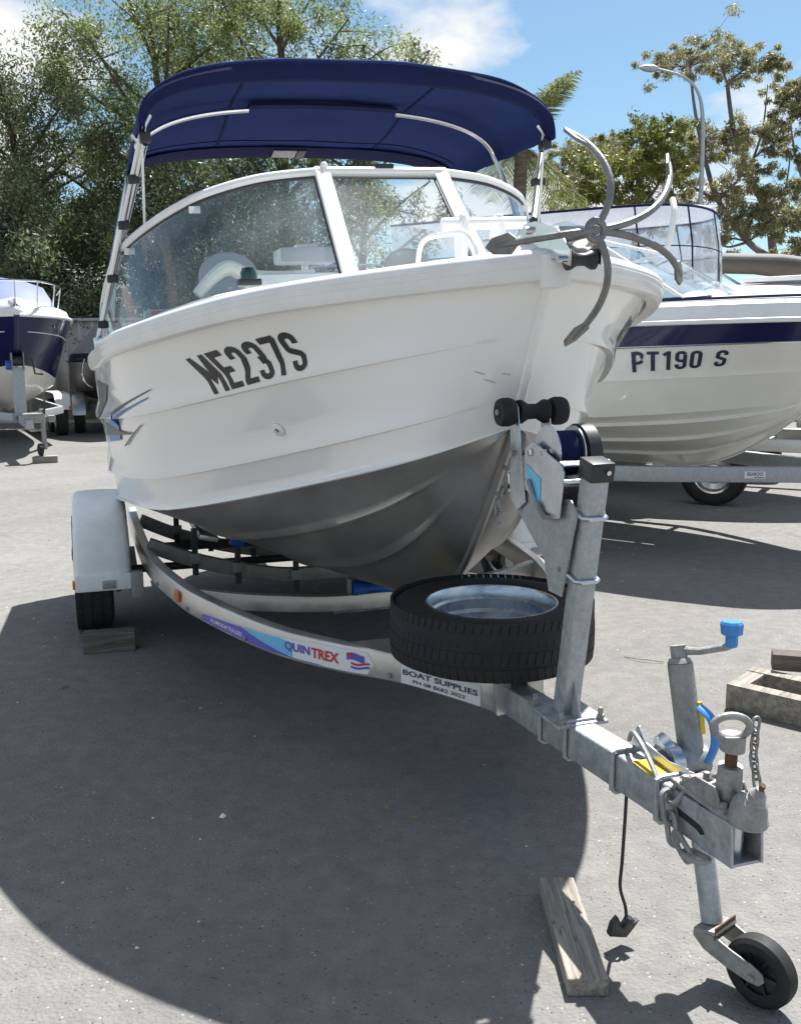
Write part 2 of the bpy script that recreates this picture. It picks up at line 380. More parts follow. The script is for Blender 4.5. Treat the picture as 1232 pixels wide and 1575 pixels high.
    def ball(s, c, r, n=12, sc=(1, 1, 1)):
        pr = [(math.sin(math.pi * i / n) * 1.0, -math.cos(math.pi * i / n)) for i in range(n + 1)]
        t = MB().lathe(pr, (0, 0, 0), (0, 0, 1), n=2 * n)
        c = V(c); return s.add([c + V((v[0] * sc[0] * r, v[1] * sc[1] * r, v[2] * sc[2] * r)) for v in t.v], t.f)
    def build(s, name, m, parent=None, smooth=35, bevel=0.0, solid=0.0, label=None, kind=None, weld=True):
        me = bpy.data.meshes.new(name); me.from_pydata(s.v, [], s.f); me.validate()
        b = bmesh.new(); b.from_mesh(me)
        if weld: bmesh.ops.remove_doubles(b, verts=b.verts, dist=1e-5)
        bmesh.ops.recalc_face_normals(b, faces=b.faces); b.to_mesh(me); b.free()
        me.materials.append(MATS[m] if isinstance(m, str) else m)
        if smooth:
            me.shade_smooth(); me.set_sharp_from_angle(angle=R(smooth))
        o = bpy.data.objects.new(name, me); COL.objects.link(o)
        if parent: o.parent = parent
        if bevel:
            md = o.modifiers.new('bevel', 'BEVEL'); md.width = bevel; md.segments = 2; md.limit_method = 'ANGLE'; md.angle_limit = R(40)
        if solid:
            md = o.modifiers.new('solid', 'SOLIDIFY'); md.thickness = solid; md.offset = 0
        if label: o['label'] = label
        if kind: o['kind'] = kind
        return o
def rectprof(w, h): return [(-w / 2, -h / 2), (w / 2, -h / 2), (w / 2, h / 2), (-w / 2, h / 2)]
def rrect(w, h, r=0.006):
    out = []
    for cx, cy, a0 in ((w / 2 - r, -h / 2 + r, -90), (w / 2 - r, h / 2 - r, 0), (-w / 2 + r, h / 2 - r, 90), (-w / 2 + r, -h / 2 + r, 180)):
        for k in range(4):
            a = R(a0 + 30 * k); out.append((cx + r * math.cos(a), cy + r * math.sin(a)))
    return out
def bez(pts, n=16):
    """Catmull-Rom through points"""
    P = [V(p) for p in pts]; out = []
    for i in range(len(P) - 1):
        p0 = P[max(i - 1, 0)]; p1 = P[i]; p2 = P[i + 1]; p3 = P[min(i + 2, len(P) - 1)]
        for k in range(n):
            t = k / n
            out.append(0.5 * ((2 * p1) + (p2 - p0) * t + (2 * p0 - 5 * p1 + 4 * p2 - p3) * t * t + (3 * p1 - p0 - 3 * p2 + p3) * t ** 3))
    out.append(P[-1]); return out
def qbez(a, b, c, n=14):
    a, b, c = V(a), V(b), V(c)
    return [(1 - t) ** 2 * a + 2 * t * (1 - t) * b + t * t * c for t in [i / n for i in range(n + 1)]]
def bolt(mb, c, axis, r=0.009, h=0.008):
    mb.lathe([(r, 0), (r, h * 0.8), (r * 0.8, h)], c, axis, n=6)

def text_poly(body, bold=0.0, spacing=1.0, sub=0.2):
    """flat lettering as (verts 2d in 0..1 box, faces, aspect)"""
    cu = bpy.data.curves.new('t', 'FONT'); cu.body = body; cu.size = 1.0; cu.offset = bold; cu.space_character = spacing; cu.resolution_u = 4
    o = bpy.data.objects.new('t', cu); COL.objects.link(o)
    dg = bpy.context.evaluated_depsgraph_get(); dg.update()
    me = bpy.data.meshes.new_from_object(o.evaluated_get(dg))
    b = bmesh.new(); b.from_mesh(me); bmesh.ops.remove_doubles(b, verts=b.verts, dist=1e-4)
    bmesh.ops.triangulate(b, faces=b.faces)
    for _ in range(4):
        L = [e for e in b.edges if e.calc_length() > sub]
        if not L: break
        bmesh.ops.subdivide_edges(b, edges=L, cuts=1); bmesh.ops.triangulate(b, faces=b.faces)
    xs = [v.co.x for v in b.verts]; ys = [v.co.y for v in b.verts]
    x0, x1, y0, y1 = min(xs), max(xs), min(ys), max(ys); b.verts.index_update()
    vs = [((v.co.x - x0) / (x1 - x0), (v.co.y - y0) / (y1 - y0)) for v in b.verts]
    fs = [[v.index for v in f.verts] for f in b.faces]; b.free()
    COL.objects.unlink(o); bpy.data.objects.remove(o); bpy.data.curves.remove(cu); bpy.data.meshes.remove(me)
    return vs, fs, (x1 - x0) / (y1 - y0)
def text_on(body, fn, name, m, parent, bold=0.0, spacing=1.0, sub=0.2, label=None):
    vs, fs, asp = text_poly(body, bold, spacing, sub)
    return MB().add([fn(a, b) for a, b in vs], fs).build(name, m, parent, smooth=0, label=label, weld=False)

def interp(U, tab, u):
    x = np.array(U, float); Y = np.array(tab, float); n = len(x)
    d = (Y[1:] - Y[:-1]) / (x[1:] - x[:-1])[:, None]
    m = np.zeros_like(Y); m[0] = d[0]; m[-1] = d[-1]
    for i in range(1, n - 1):
        w1 = x[i + 1] - x[i]; w0 = x[i] - x[i - 1]; m[i] = (d[i - 1] * w1 + d[i] * w0) / (w0 + w1)
    u = np.atleast_1d(np.array(u, float)); i = np.clip(np.searchsorted(x, u, 'right') - 1, 0, n - 2)
    hh = (x[i + 1] - x[i]); t = ((u - x[i]) / hh)[:, None]; hh = hh[:, None]
    return (2*t**3-3*t**2+1)*Y[i]+(t**3-2*t**2+t)*hh*m[i]+(-2*t**3+3*t**2)*Y[i+1]+(t**3-t**2)*hh*m[i+1]

# ================================================================== SETTING
def big_ground():
    mb = MB(); xs = [-900, -60, -20, -8, -3, 0, 3, 8, 20, 60, 900]; ys = [-900, -60, -12, -3, 0, 3, 6, 12, 25, 60, 900]
    mb.grid([[(x, y, 0) for x in xs] for y in ys])
    o = mb.build('asphalt_ground', 'asphalt', smooth=0); return tag(o, kind='structure')
big_ground()

# sheet steel fence along the back of the yard
def fence():
    root = empty('sheet_steel_fence', (-18, 20.9, 0)); tag(root, 'beige ribbed sheet steel fence along the back of the boat yard', 'fence')
    W = 2.4
    prof = []; x = 0
    while x < W - 0.02:
        prof += [(x, 0), (x + 0.20, 0), (x + 0.225, 0.03), (x + 0.265, 0.03), (x + 0.29, 0)]; x += 0.29
    prof = [(min(a, W), b) for a, b in prof] + [(W, 0)]
    base = None
    for i in range(16):
        if base is None:
            mb = MB(); mb.grid([[(a, -b, 0.06) for a, b in prof], [(a, -b, 2.25) for a, b in prof]])
            base = mb.build('sheet', 'fence_steel', root, smooth=20, solid=0.004); o = base
            p0 = MB().box((0, -0.01, 1.14), (0.06, 0.07, 2.28)).build('post', 'fence_steel', root, bevel=0.004)
            r0 = MB().box((W / 2, -0.02, 2.27), (W - 0.07, 0.08, 0.06)).build('rail', 'fence_steel', root, bevel=0.004)
            r1 = MB().box((W / 2, -0.02, 0.05), (W - 0.07, 0.07, 0.07)).build('rail', 'fence_steel', root, bevel=0.004)
        else:
            for s in (base, p0, r0, r1):
                c = s.copy(); COL.objects.link(c); c.parent = root; c.location.x = i * W
fence()

# ================================================================== MAIN BOAT
YAW = R(18.2); B0 = V(0.672, 1.714, 0); ROLL = R(2.5); SR = math.sin(ROLL)
PV = V(math.cos(YAW), math.sin(YAW), 0); SV = V(-math.sin(YAW), math.cos(YAW), 0)
boat = empty('motor_boat', B0 + PV * (1.5 * SR), (0, -ROLL, YAW))
tag(boat, 'white alloy runabout with navy bimini top, lettered ME237S, on the near trailer', 'boat')
HU = [0, .06, .14, .25, .4, .6, .8, 1]
def HC(P, s, z): return (P + (1.5 - z) * SR, s, z + P * SR)
SHEER = [(.012, .83, 1.68)] + [HC(*q) for q in [(.31, 1.035, 1.652), (.68, 1.41, 1.608), (1.03, 2.13, 1.518), (1.12, 3.0, 1.455), (1.14, 3.6, 1.435), (1.14, 4.2, 1.425), (1.12, 4.85, 1.42)]]
CHINE = [(.012, 1.11, 1.213)] + [HC(*q) for q in [(.245, 1.25, 1.115), (.455, 1.75, .984), (.835, 2.55, .80), (1.03, 3.3, .735), (1.04, 3.8, .71), (1.04, 4.3, .70), (1.02, 4.75, .695)]]
KEEL = [(.008, 1.112, 1.21), (.01, 1.36, .905), (.012, 1.66, .62), (.012, 2.2, .445), (.012, 3.1, .415), (.012, 3.7, .41), (.012, 4.25, .41), (.012, 4.72, .41)]
GU = [0, .1, .2, .3, .4, .6, 1]; GK = [.25, .40, .42, .12, -.30, -.5, -.5]
K1, K2 = 0.575, 0.20
def sstep(a, b, x):
    t = np.clip((x - a) / (b - a), 0, 1); return t * t * (3 - 2 * t)
def topside(u, t, off=True):
    u = np.atleast_1d(np.array(u, float)); t = np.full_like(u, t) if np.isscalar(t) else np.array(t, float)
    A = interp(HU, SHEER, u); C = interp(HU, CHINE, u); k = np.interp(u, GU, GK)
    g = np.where(k > 0, t ** (1 + np.maximum(k, 0)), 1 - (1 - t) ** (1 - np.minimum(k, 0) * 2))
    P = C + (A - C) * t[:, None]; P[:, 0] = C[:, 0] + (A[:, 0] - C[:, 0]) * g
    if off:
        fade = sstep(0.015, 0.09, u); o = np.zeros_like(u)
        for K, amp, wd in ((K1, .028, .12), (K2, .025, .10)):
            o += np.where(t >= K, amp * (1 - sstep(K, K + wd, t)), 0)
        o += 0.014 * (1 - sstep(0.0, 0.035, t))
        P[:, 0] += o * fade
    return P
def hpt(u, t, side=-1, out=0.0):
    p = topside(u, t)[0]
    if out:
        e = 1e-3; q = topside(min(u + e, 1), t)[0] - topside(max(u - e, 0), t)[0]; w = topside(u, min(t + 1e-3, 1), False)[0] - topside(u, max(t - 1e-3, 0), False)[0]
        n = np.cross(q, w); n /= np.linalg.norm(n) + 1e-12
        if n[0] < 0: n = -n
        p = p + n * out
    return (side * p[0], p[1], p[2])
us = np.concatenate([np.linspace(0, .3, 61), np.linspace(.3, 1, 50)[1:]])
ts = [0, .012, .02, .04, .08, .13, K2 - .01, K2 - .0005, K2 + .0005, K2 + .02, .25, .31, .38, .45, .52, K1 - .01, K1 - .0005, K1 + .0005, K1 + .02, .63, .69, .75, .82, .88, .94, 1.0]
for side, nm in ((-1, 'topside_plate'), (1, 'topside_plate')):
    G = []
    for t in ts:
        P = topside(us, t); G.append([(side * p[0], p[1], p[2]) for p in P])
    G.insert(0, [(a[0] * .985, a[1], a[2] - .004) for a in G[0]])
    MB().grid(G, flip=side > 0).build(nm, 'white_hull', boat, smooth=28)
# bare alloy bottom with pressed ribs
ws = np.linspace(0, 1, 49)
def bottom(u, w):
    C = topside(u, 0.0)[0]; K = interp(HU, KEEL, u)[0]
    p = C * (1 - w) + K * w
    bl = math.sin(math.pi * w) * 0.035 * (1 - sstep(.1, .3, np.array([u]))[0] * .55)
    p = p + np.array([bl * 0.8, 0, -bl * .5])
    for c in (.30, .62):
        d = (w - c) / .03
        if abs(d) < 1: p = p + np.array([.008, 0, -.012]) * (1 - d * d) * sstep(.03, .10, np.array([u]))[0]
    return p
for side in (-1, 1):
    G = [[(side * q[0] * .984, q[1], q[2] - .004) for q in (bottom(u, w) for w in ws)] for u in us]
    MB().grid(G, flip=side < 0).build('bottom_plate', 'hull_alloy', boat, smooth=40)
kp = [(0, q[1], q[2] - .004) for q in interp(HU, KEEL, us)]
MB().tube(kp, 0.016, n=8).build('keel', 'hull_alloy', boat)
sp_ = [(0, p[1] - .002, p[2]) for p in [topside(0.0, t)[0] for t in np.linspace(0, 1, 12)]]
MB().tube(sp_, 0.015, n=10).build('stem_strip', 'white_hull', boat)
# transom
tp = [hpt(1, t, -1) for t in np.linspace(1, 0, 9)] + [(-q[0] if False else -bottom(1.0, w)[0], bottom(1.0, w)[1], bottom(1.0, w)[2]) for w in np.linspace(.2, 1, 5)]
tp = tp + [(-a, b, c) for a, b, c in reversed(tp)]
MB().slab(tp, (0, .03, 0)).build('transom', 'white_hull', boat, smooth=0)
# gunwale extrusion (ribbed) both sides
gprof = [(-.03, -.052), (.008, -.056), (.018, -.050), (.023, -.040), (.026, -.030), (.0275, -.020), (.025, -.0165), (.0275, -.012), (.0285, -.003), (.026, .0005), (.0275, .005), (.025, .014), (.018, .022), (.004, .029), (-.02, .032), (-.05, .030), (-.05, .02), (-.03, .015)]
for side in (-1, 1):
    S = interp(HU, SHEER, us); path = [(side * p[0], p[1], p[2] - .012) for p in S]
    pr = gprof if side < 0 else [(-a, b) for a, b in gprof][::-1]
    # direction bow->stern: side vector = t x up points to -x at starboard? handled by sign below
    P = [V(p) for p in path]; mb = MB(); n = len(pr); vs = []
    for i in range(len(P)):
        t = (P[min(i + 1, len(P) - 1)] - P[max(i - 1, 0)]).normalized()
        if i == 0: t = V(side * 0.62, 0.78, 0)
        outv = V(side * abs(t.y), -abs(t.x), 0).normalized()
        for a, b in gprof: vs.append(P[i] + outv * a + V(0, 0, b))
    fs = []
    for i in range(len(P) - 1):
        for k in range(n):
            k2 = (k + 1) % n; q = (i * n + k, i * n + k2, (i + 1) * n + k2, (i + 1) * n + k); fs.append(q if side < 0 else q[::-1])
    mb.add(vs, fs).build('gunwale', 'white_trim', boat, smooth=32)
# bow cap where the gunwales meet
MB().lathe([(.0, -.075), (.040, -.072), (.048, -.03), (.048, .010), (.034, .020), (0, .023)], (0, .838, 1.668), (0, 0, 1), n=20).build('bow_cap', 'white_trim', boat)
# deck
def deck_z(p, pe, ze): return ze - .004 + 0.05 * (1 - (p / max(pe, .01)) ** 2)
G = []
for u in np.linspace(0.004, .27, 28):
    q = interp(HU, SHEER, u)[0]; pe = max(q[0] - .01, .002)
    G.append([(k * pe, q[1] + .02, deck_z(k * pe, pe, q[2])) for k in np.linspace(-1, 1, 15)])
MB().grid(G).build('foredeck', 'white_trim', boat)
for side in (-1, 1):
    G = []
    for u in np.linspace(.265, 1, 30):
        q = interp(HU, SHEER, u)[0]
        G.append([(side * (q[0] - .01), q[1], q[2] - .002), (side * (q[0] - .19), q[1], q[2] + .012), (side * (q[0] - .20), q[1], q[2] - .03), (side * (q[0] - .26), q[1], 1.12)])
    MB().grid(G, flip=side < 0).build('side_deck', 'white_trim', boat)
MB().grid([[(-.74, 2.45, .94), (.74, 2.45, .94)], [(-.98, 3.3, .94), (.98, 3.3, .94)], [(-.98, 4.7, .94), (.98, 4.7, .94)]]).build('cockpit_floor', 'carpet_grey', boat, solid=.02)
MB().slab([(-.70, 2.38, .95), (.70, 2.38, .95), (.88, 2.38, 1.30), (.96, 2.38, 1.55), (-.96, 2.38, 1.55), (-.88, 2.38, 1.30)], (0, .03, 0)).build('bulkhead', 'white_trim', boat)

# windscreen -------------------------------------------------------
TOPC = [HC(*q) for q in [(.27, 2.27, 2.125), (.50, 2.34, 2.10), (.69, 2.46, 2.055), (.80, 2.62, 2.015), (.90, 2.82, 1.965), (.965, 3.0, 1.925), (1.01, 3.16, 1.885), (1.045, 3.36, 1.80), (1.075, 3.55, 1.68), (1.085, 3.66, 1.54)]]
BASEC = [HC(*q) for q in [(.27, 1.86, 1.685), (.50, 1.98, 1.665), (.70, 2.16, 1.635), (.83, 2.36, 1.60), (.92, 2.58, 1.57), (.99, 2.84, 1.54), (1.03, 3.06, 1.52), (1.06, 3.30, 1.50), (1.075, 3.50, 1.49), (1.08, 3.655, 1.487)]]
wind = empty('windscreen'); wind.parent = boat
fprof_top = rrect(.036, .03, .008)
for side in (-1, 1):
    T = bez([(side * a, b, c) for a, b, c in TOPC], 6); Bc = bez([(side * a, b, c) for a, b, c in BASEC], 6)
    # front side pane (curved) in one sheet
    G = [[tuple(a.lerp(b, k)) for k in np.linspace(0.03, .985, 8)] for a, b in zip(Bc, T)]
    MB().grid(G).build('pane', 'windscreen_glass', wind, smooth=60)
    MB().tube(T, .021, n=10).build('frame_top', 'white_trim', wind)
    inner = [a.lerp(b, .955) for a, b in zip(Bc, T)]
    MB().tube(inner[1:-6], .0065, n=6).build('seal', 'black_plastic', wind)
    MB().tube(Bc, .017, n=8).build('frame_base', 'white_trim', wind)
    a, b = V(side * BASEC[0][0], BASEC[0][1], BASEC[0][2]), V(side * TOPC[0][0], TOPC[0][1], TOPC[0][2])
    MB().sweep([a, b + (b - a) * .03], rrect(.062, .03, .006), up=(0, -1, .9)).build('upright', 'white_trim', wind)
    MB().tube([a.lerp(b, .05) + V(side * .032, .006, 0), b.lerp(a, .05) + V(side * .032, .006, 0)], .006, n=6).build('seal', 'black_plastic', wind)
    # clips inside the pane
    for kk in (14, 30):
        c = Bc[kk].lerp(T[kk], .9); MB().cbox(c + V(0, .012, 0), (.045, .010, .028), .004).build('clip', 'white_trim', wind)
tl, tr_ = V(-TOPC[0][0], *TOPC[0][1:]), V(*TOPC[0]); bl, br = V(-BASEC[0][0], *BASEC[0][1:]), V(*BASEC[0])
MB().grid([[tuple((bl.lerp(br, i)).lerp(tl.lerp(tr_, i), j)) for i in (0, .5, 1)] for j in (0.03, .98)]).build('pane', 'centre_glass', wind, smooth=0)
MB().tube([tl, tr_], .022, n=10).build('frame_top', 'white_trim', wind)
MB().tube([tl.lerp(bl, .055) + V(.03, -.012, 0), tr_.lerp(br, .055) + V(-.03, -.012, 0)], .006, n=6).build('seal', 'black_plastic', wind)
MB().tube([tr_.lerp(br, .05) + V(-.034, -.004, 0), br.lerp(tr_, .04) + V(-.034, -.004, 0)], .006, n=6).build('seal', 'black_plastic', wind)
MB().tube([bl, br], .018, n=8).build('frame_base', 'white_trim', wind)
MB().cbox(tl.lerp(tr_, .52) + V(0, 0, .022), (.075, .03, .022), .004).build('catch', 'black_plastic', wind)
MB().ball(tl + V(0.01, 0, .024), .016, 8).build('hinge', 'white_trim', wind)

# outboard motor on the transom
ob = empty('outboard_motor', (0, 4.86, 0)); ob.parent = boat
G = []
for z, w, d in ((1.02, .10, .14), (1.06, .17, .22), (1.20, .19, .26), (1.38, .18, .25), (1.47, .14, .20), (1.50, .06, .10)):
    G.append([(w * math.cos(a), .22 + d * math.sin(a), z) for a in np.linspace(0, 2 * math.pi, 21)])
MB().grid(G).build('cowling', 'black_plastic', ob, smooth=50)
MB().slab([(-.05, .14, 1.04), (.05, .14, 1.04), (.04, .14, .42), (-.04, .14, .42)], (0, .18, 0)).build('leg', 'black_plastic', ob, bevel=.02)
MB().cbox((0, .25, .62), (.22, .34, .02), .008).build('cavitation_plate', 'black_plastic', ob)
MB().tube([(0, .02, .46), (0, .12, .46), (0, .36, .46), (0, .42, .46)], [.02, .055, .05, .03], n=14).build('gearcase', 'black_plastic', ob)
for k in range(3):
    a = 2 * math.pi * k / 3; MB().slab([(.03 * math.cos(a), .42, .46 + .03 * math.sin(a)), (.13 * math.cos(a - .35), .40, .46 + .13 * math.sin(a - .35)), (.15 * math.cos(a), .43, .46 + .15 * math.sin(a)), (.12 * math.cos(a + .4), .46, .46 + .12 * math.sin(a + .4))], (0, .006, 0)).build('propeller_blade', 'black_steel', ob)
MB().cbox((0, .05, 1.12), (.20, .14, .26), .02).build('clamp_bracket', 'black_steel', ob)
# things inside the cockpit
def seat(px, s):
    r = empty('helm_seat', (px, s, 0)); r.parent = boat
    mb = MB(); prof = []
    for k in range(13):
        a = k / 12 * math.pi; prof.append((.145 * math.cos(a), 0, .42 + .12 * math.sin(a)))
    pts = [(.165, 0, 0)] + prof + [(-.165, 0, 0)]
    mb.slab([(x, 0.02 + (z * .18), 1.42 + z) for x, y, z in pts], (0, .05, .0)).build('backrest', 'seat_grey', r, bevel=.012)
    MB().cbox((0, -.18, 1.40), (.40, .42, .07), .02).build('cushion', 'seat_grey', r)
    MB().tube([(0, -.15, .92), (0, -.15, 1.38)], .04, n=12).build('pedestal', 'black_steel', r)
seat(-.47, 3.25); seat(.47, 3.25)
ck = MB(); ck.tube(bez([HC(.70, 2.42, 1.625)[0:0] or (-.74, 2.42, 1.70), (-.66, 2.43, 1.775), (-.60, 2.44, 1.80), (-.52, 2.45, 1.765), (-.40, 2.46, 1.76), (-.25, 2.46, 1.77)], 6), [.02 + .012 * math.sin(i / 30 * math.pi) for i in range(31)], n=10)
ck.build('dash_cushion', 'cream_vinyl', boat)
MB().cbox((-.25, 2.48, 1.74), (.62, .16, .07), .03).build('dash_top', 'white_trim', boat)
mb = MB(); mb.cbox((.05, 3.9, 1.98), (.34, .22, .08), .02); mb.cbox((.05, 3.9, 2.03), (.12, .1, .025), .006); mb.build('radio_box', 'white_trim', boat)
MB().tube([(.05, 3.95, .95), (.05, 3.95, 1.95)], .02, n=8).build('radio_post', 'alloy_tube', boat)
MB().tube(bez([(-.12, 3.1, 1.79), (-.11, 3.1, 1.84), (-.08, 3.1, 1.852), (.22, 3.12, 1.855), (.25, 3.12, 1.83)], 5), .008, n=6).build('hand_rail', 'alloy_tube', boat)
# steering wheel
MB().tube([(.45 + .17 * math.cos(a), 2.72 - .05 * math.sin(a), 1.62 + .16 * math.sin(a)) for a in np.linspace(0, 2 * math.pi, 29)[:-1]], .012, n=8, closed=True).build('steering_wheel', 'black_plastic', boat)
mb = MB().cbox((-.80, 3.6, 1.60), (.16, .12, .20), .02); mb.build('storage_box', 'seat_grey', boat)
MB().cbox((-.80, 3.53, 1.67), (.09, .03, .05), .006).build('red_tag', 'sticker_red', boat)

# navigation light on the starboard deck edge
nl = empty('navigation_light', (-.665, 1.62, 1.69)); nl.parent = boat
MB().cbox((0, 0, -.005), (.075, .05, .022), .006).build('base', 'black_plastic', nl)
MB().lathe([(.027, 0), (.027, .02), (.02, .036), (0, .04)], (0, 0, .004), (0, 0, 1), n=16).build('lens', 'green_lens', nl)
# white grab rail on the foredeck
gr = bez([(-.10, 1.62, 1.71), (-.10, 1.585, 1.775), (-.10, 1.52, 1.80), (-.10, 1.36, 1.795), (-.10, 1.20, 1.78), (-.10, 1.13, 1.745), (-.10, 1.10, 1.70)], 5)
MB().tube(gr, .0085, n=10).build('grab_rail', 'white_trim', boat)
# bow fittings: cross bollard, stainless roller cheeks
bo = empty('bow_bollard', (.10, 1.42, 1.70)); bo.parent = boat
mb = MB(); mb.slab([(-.07, .13, .0), (-.07, .10, .13), (-.07, .12, .18), (-.07, .16, .18), (-.07, .19, .13), (-.07, .19, 0)], (.022, 0, 0)); mb.slab([(.06, .13, .0), (.06, .10, .13), (.06, .12, .18), (.06, .16, .18), (.06, .19, .13), (.06, .19, 0)], (.022, 0, 0)); mb.build('cheek', 'white_trim', bo, bevel=.005)
MB().tube([(-.13, .14, .15), (.16, .12, .15)], .02, n=12).build('cross_bar', 'white_trim', bo)
mb = MB(); bolt(mb, (-.072, .14, .15), (-1, 0, 0), .014, .01); mb.build('bolt', 'stainless', bo)
brk = empty('anchor_bracket', (0.02, .95, 1.685)); brk.parent = boat
for sx in (-.048, .040):
    MB().slab([(sx, .20, .01), (sx, -.17, -.02), (sx, -.245, -.045), (sx, -.25, -.005), (sx, -.18, .055), (sx, -.06, .085), (sx, .0, .085), (sx, .06, .045), (sx, .20, .03)], (.005, 0, 0)).build('cheek', 'stainless', brk)
MB().slab([(-.05, .28, .004), (.045, .28, .004), (.045, -.16, -.022), (-.05, -.16, -.022)], (0, 0, .004)).build('base_plate', 'stainless', brk)
MB().tube([(-.062, -.03, .065), (.06, -.03, .065)], .011, n=10).tube([(-.062, -.21, -.025), (.06, -.21, -.025)], .008, n=8).build('pin', 'stainless', brk)
MB().lathe([(.022, -.04), (.026, -.038), (.026, -.03), (.016, -.012), (.016, .012), (.026, .03), (.026, .038), (.022, .04)], (0, -.215, -.028), (1, 0, 0), n=20).build('bow_roller', 'black_plastic', brk)

# blocky condensed characters drawn as strokes
def arcp(cx, cy, rx, ry, a0, a1, n=9): return [(cx + rx * math.cos(R(a0 + (a1 - a0) * i / n)), cy + ry * math.sin(R(a0 + (a1 - a0) * i / n))) for i in range(n + 1)]
def glyph(ch, w=.44, k=.075):
    l, r, b, t, m = k, w - k, k, 1 - k, .5; c = w / 2; rx = c - k; ry = .13
    top = arcp(c, t - ry, rx, ry, 180, 0); bot = arcp(c, b + ry, rx, ry, 180, 360)
    if ch == 'M': return [[(l, 0), (l, 1)], [(r + .12, 0), (r + .12, 1)], [(l, .97), (c + .06, .28), (r + .12, .97)]], w + .12
    if ch == 'E': return [[(l, 0), (l, 1)], [(l - k, t), (w - .02, t)], [(l, m), (w - .07, m)], [(l - k, b), (w - .02, b)]], w
    if ch == 'T': return [[(0, t), (w, t)], [(c, 0), (c, 1)]], w
    if ch == '1': return [[(c + .03, 0), (c + .03, 1)], [(c + .03, .95), (.06, .80)]], w * .86
    if ch == '7': return [[(0, t), (w - .01, t)], [(r + .03, .95), (c + .01, .45), (c - .05, 0)]], w
    if ch == '0': return [top + bot[::-1] + [top[0]]], w
    if ch == '2': return [[(l, .70)] + top + [(r, .66), (l + .02, .18), (l, .06)], [(0, b), (w - .01, b)]], w
    if ch == '3': return [[(l, .72)] + top + [(r, .64)] + arcp(c, .51 + .1, rx, .1, 0, -90, 4) + arcp(c, .51 - .1, rx, .1, 90, 0, 4) + [(r, .3)] + bot[::-1] + [(l, .28)]], w
    if ch == 'S': return [[(r, .70)] + top[::-1] + [(l, .70)] + arcp(c, .62, rx, .10, 180, 250, 4) + arcp(c, .38, rx, .10, 70, 0, 4) + [(r, .3)] + bot[::-1] + [(l, .30)]], w
    if ch == 'P': return [[(l, 0), (l, 1)], [(0, t), (c, t)] + arcp(c, t - .14, rx, .14, 90, 0, 5) + [(r, .56)] + arcp(c, .44 + .14, rx, .14, 0, -90, 5) + [(l, .44)]], w
    if ch == '9': return [[(r, .62), (r, .8)] + arcp(c, t - ry, rx, ry, 0, 180) + [(l, .62)] + arcp(c, .46 + .12, rx, .12, 180, 270, 5) + [(r, .46)], [(r, .8), (r, .3)] + bot[::-1] + [(l, .28)]], w
    return [], w * .6
def stroke_text(body, fn, name, m, parent, k=.075, gap=.09, space=.6):
    items = []; x = 0
    for ch in body:
        g, w = glyph(ch, k=k); items.append((x, g)); x += w + gap
    tot = x - gap; root_ = empty(name); root_.parent = parent
    for ox, g in items:
        mb = MB()
        if not g: continue
        for pl in g:
            P = []
            for a, b_ in zip(pl[:-1], pl[1:]):
                n = max(1, int(math.hypot(b_[0] - a[0], b_[1] - a[1]) / .12)); P += [(a[0] + (b_[0] - a[0]) * i / n, a[1] + (b_[1] - a[1]) * i / n) for i in range(n)]
            P.append(pl[-1]); Lr, Rr = [], []
            for i in range(len(P)):
                def dr(a, b_):
                    dx, dy = b_[0] - a[0], b_[1] - a[1]; l = math.hypot(dx, dy) + 1e-9; return dx / l, dy / l
                d0 = dr(P[max(i - 1, 0)], P[max(i, 1)]) if i > 0 else dr(P[0], P[1]); d1 = dr(P[i], P[i + 1]) if i < len(P) - 1 else d0
                nx, ny = -(d0[1] + d1[1]) / 2, (d0[0] + d1[0]) / 2; l2 = max(nx * nx + ny * ny, .35); nx, ny = nx / l2 * k, ny / l2 * k
                Lr.append((P[i][0] + nx, P[i][1] + ny)); Rr.append((P[i][0] - nx, P[i][1] - ny))
            rows = [[fn((ox + p[0]) / tot, min(1.02, max(-.02, p[1]))) for p in row] for row in (Lr, [((a[0] + b_[0]) / 2, (a[1] + b_[1]) / 2) for a, b_ in zip(Lr, Rr)], Rr)]
            mb.grid(rows)
        mb.build('character', m, root_, smooth=0, weld=False)
    return root_

# registration lettering and side graphics, laid on the hull plating
def on_hull(c, side=-1, out=.0024):
    (u0, t0), (u1, t1), (u2, t2), (u3, t3) = c        # bottom-left, bottom-right, top-left, top-right
    def fn(a, b):
        u = (u0 * (1 - a) + u1 * a) * (1 - b) + (u2 * (1 - a) + u3 * a) * b
        t = (t0 * (1 - a) + t1 * a) * (1 - b) + (t2 * (1 - a) + t3 * a) * b
        return hpt(u, t, side, out)
    return fn
stroke_text('ME237S', on_hull([(.187, .595), (.122, .615), (.204, .80), (.130, .815)]), 'registration_number', 'lettering_black', boat)
stroke_text('ME237S', on_hull([(.122, .615), (.187, .595), (.130, .815), (.204, .80)], side=1), 'registration_number', 'lettering_black', boat)
def hull_patch(c, m, name, side=-1, out=.004, n=10, shape=None):
    fn = on_hull(c, side, out); G = []
    for i in range(n + 1):
        a = i / n; lo, hi = shape(a) if shape else (0, 1)
        G.append([fn(a, lo + (hi - lo) * j / 4) for j in range(5)])
    MB().grid(G).build(name, m, boat, smooth=0, weld=False)
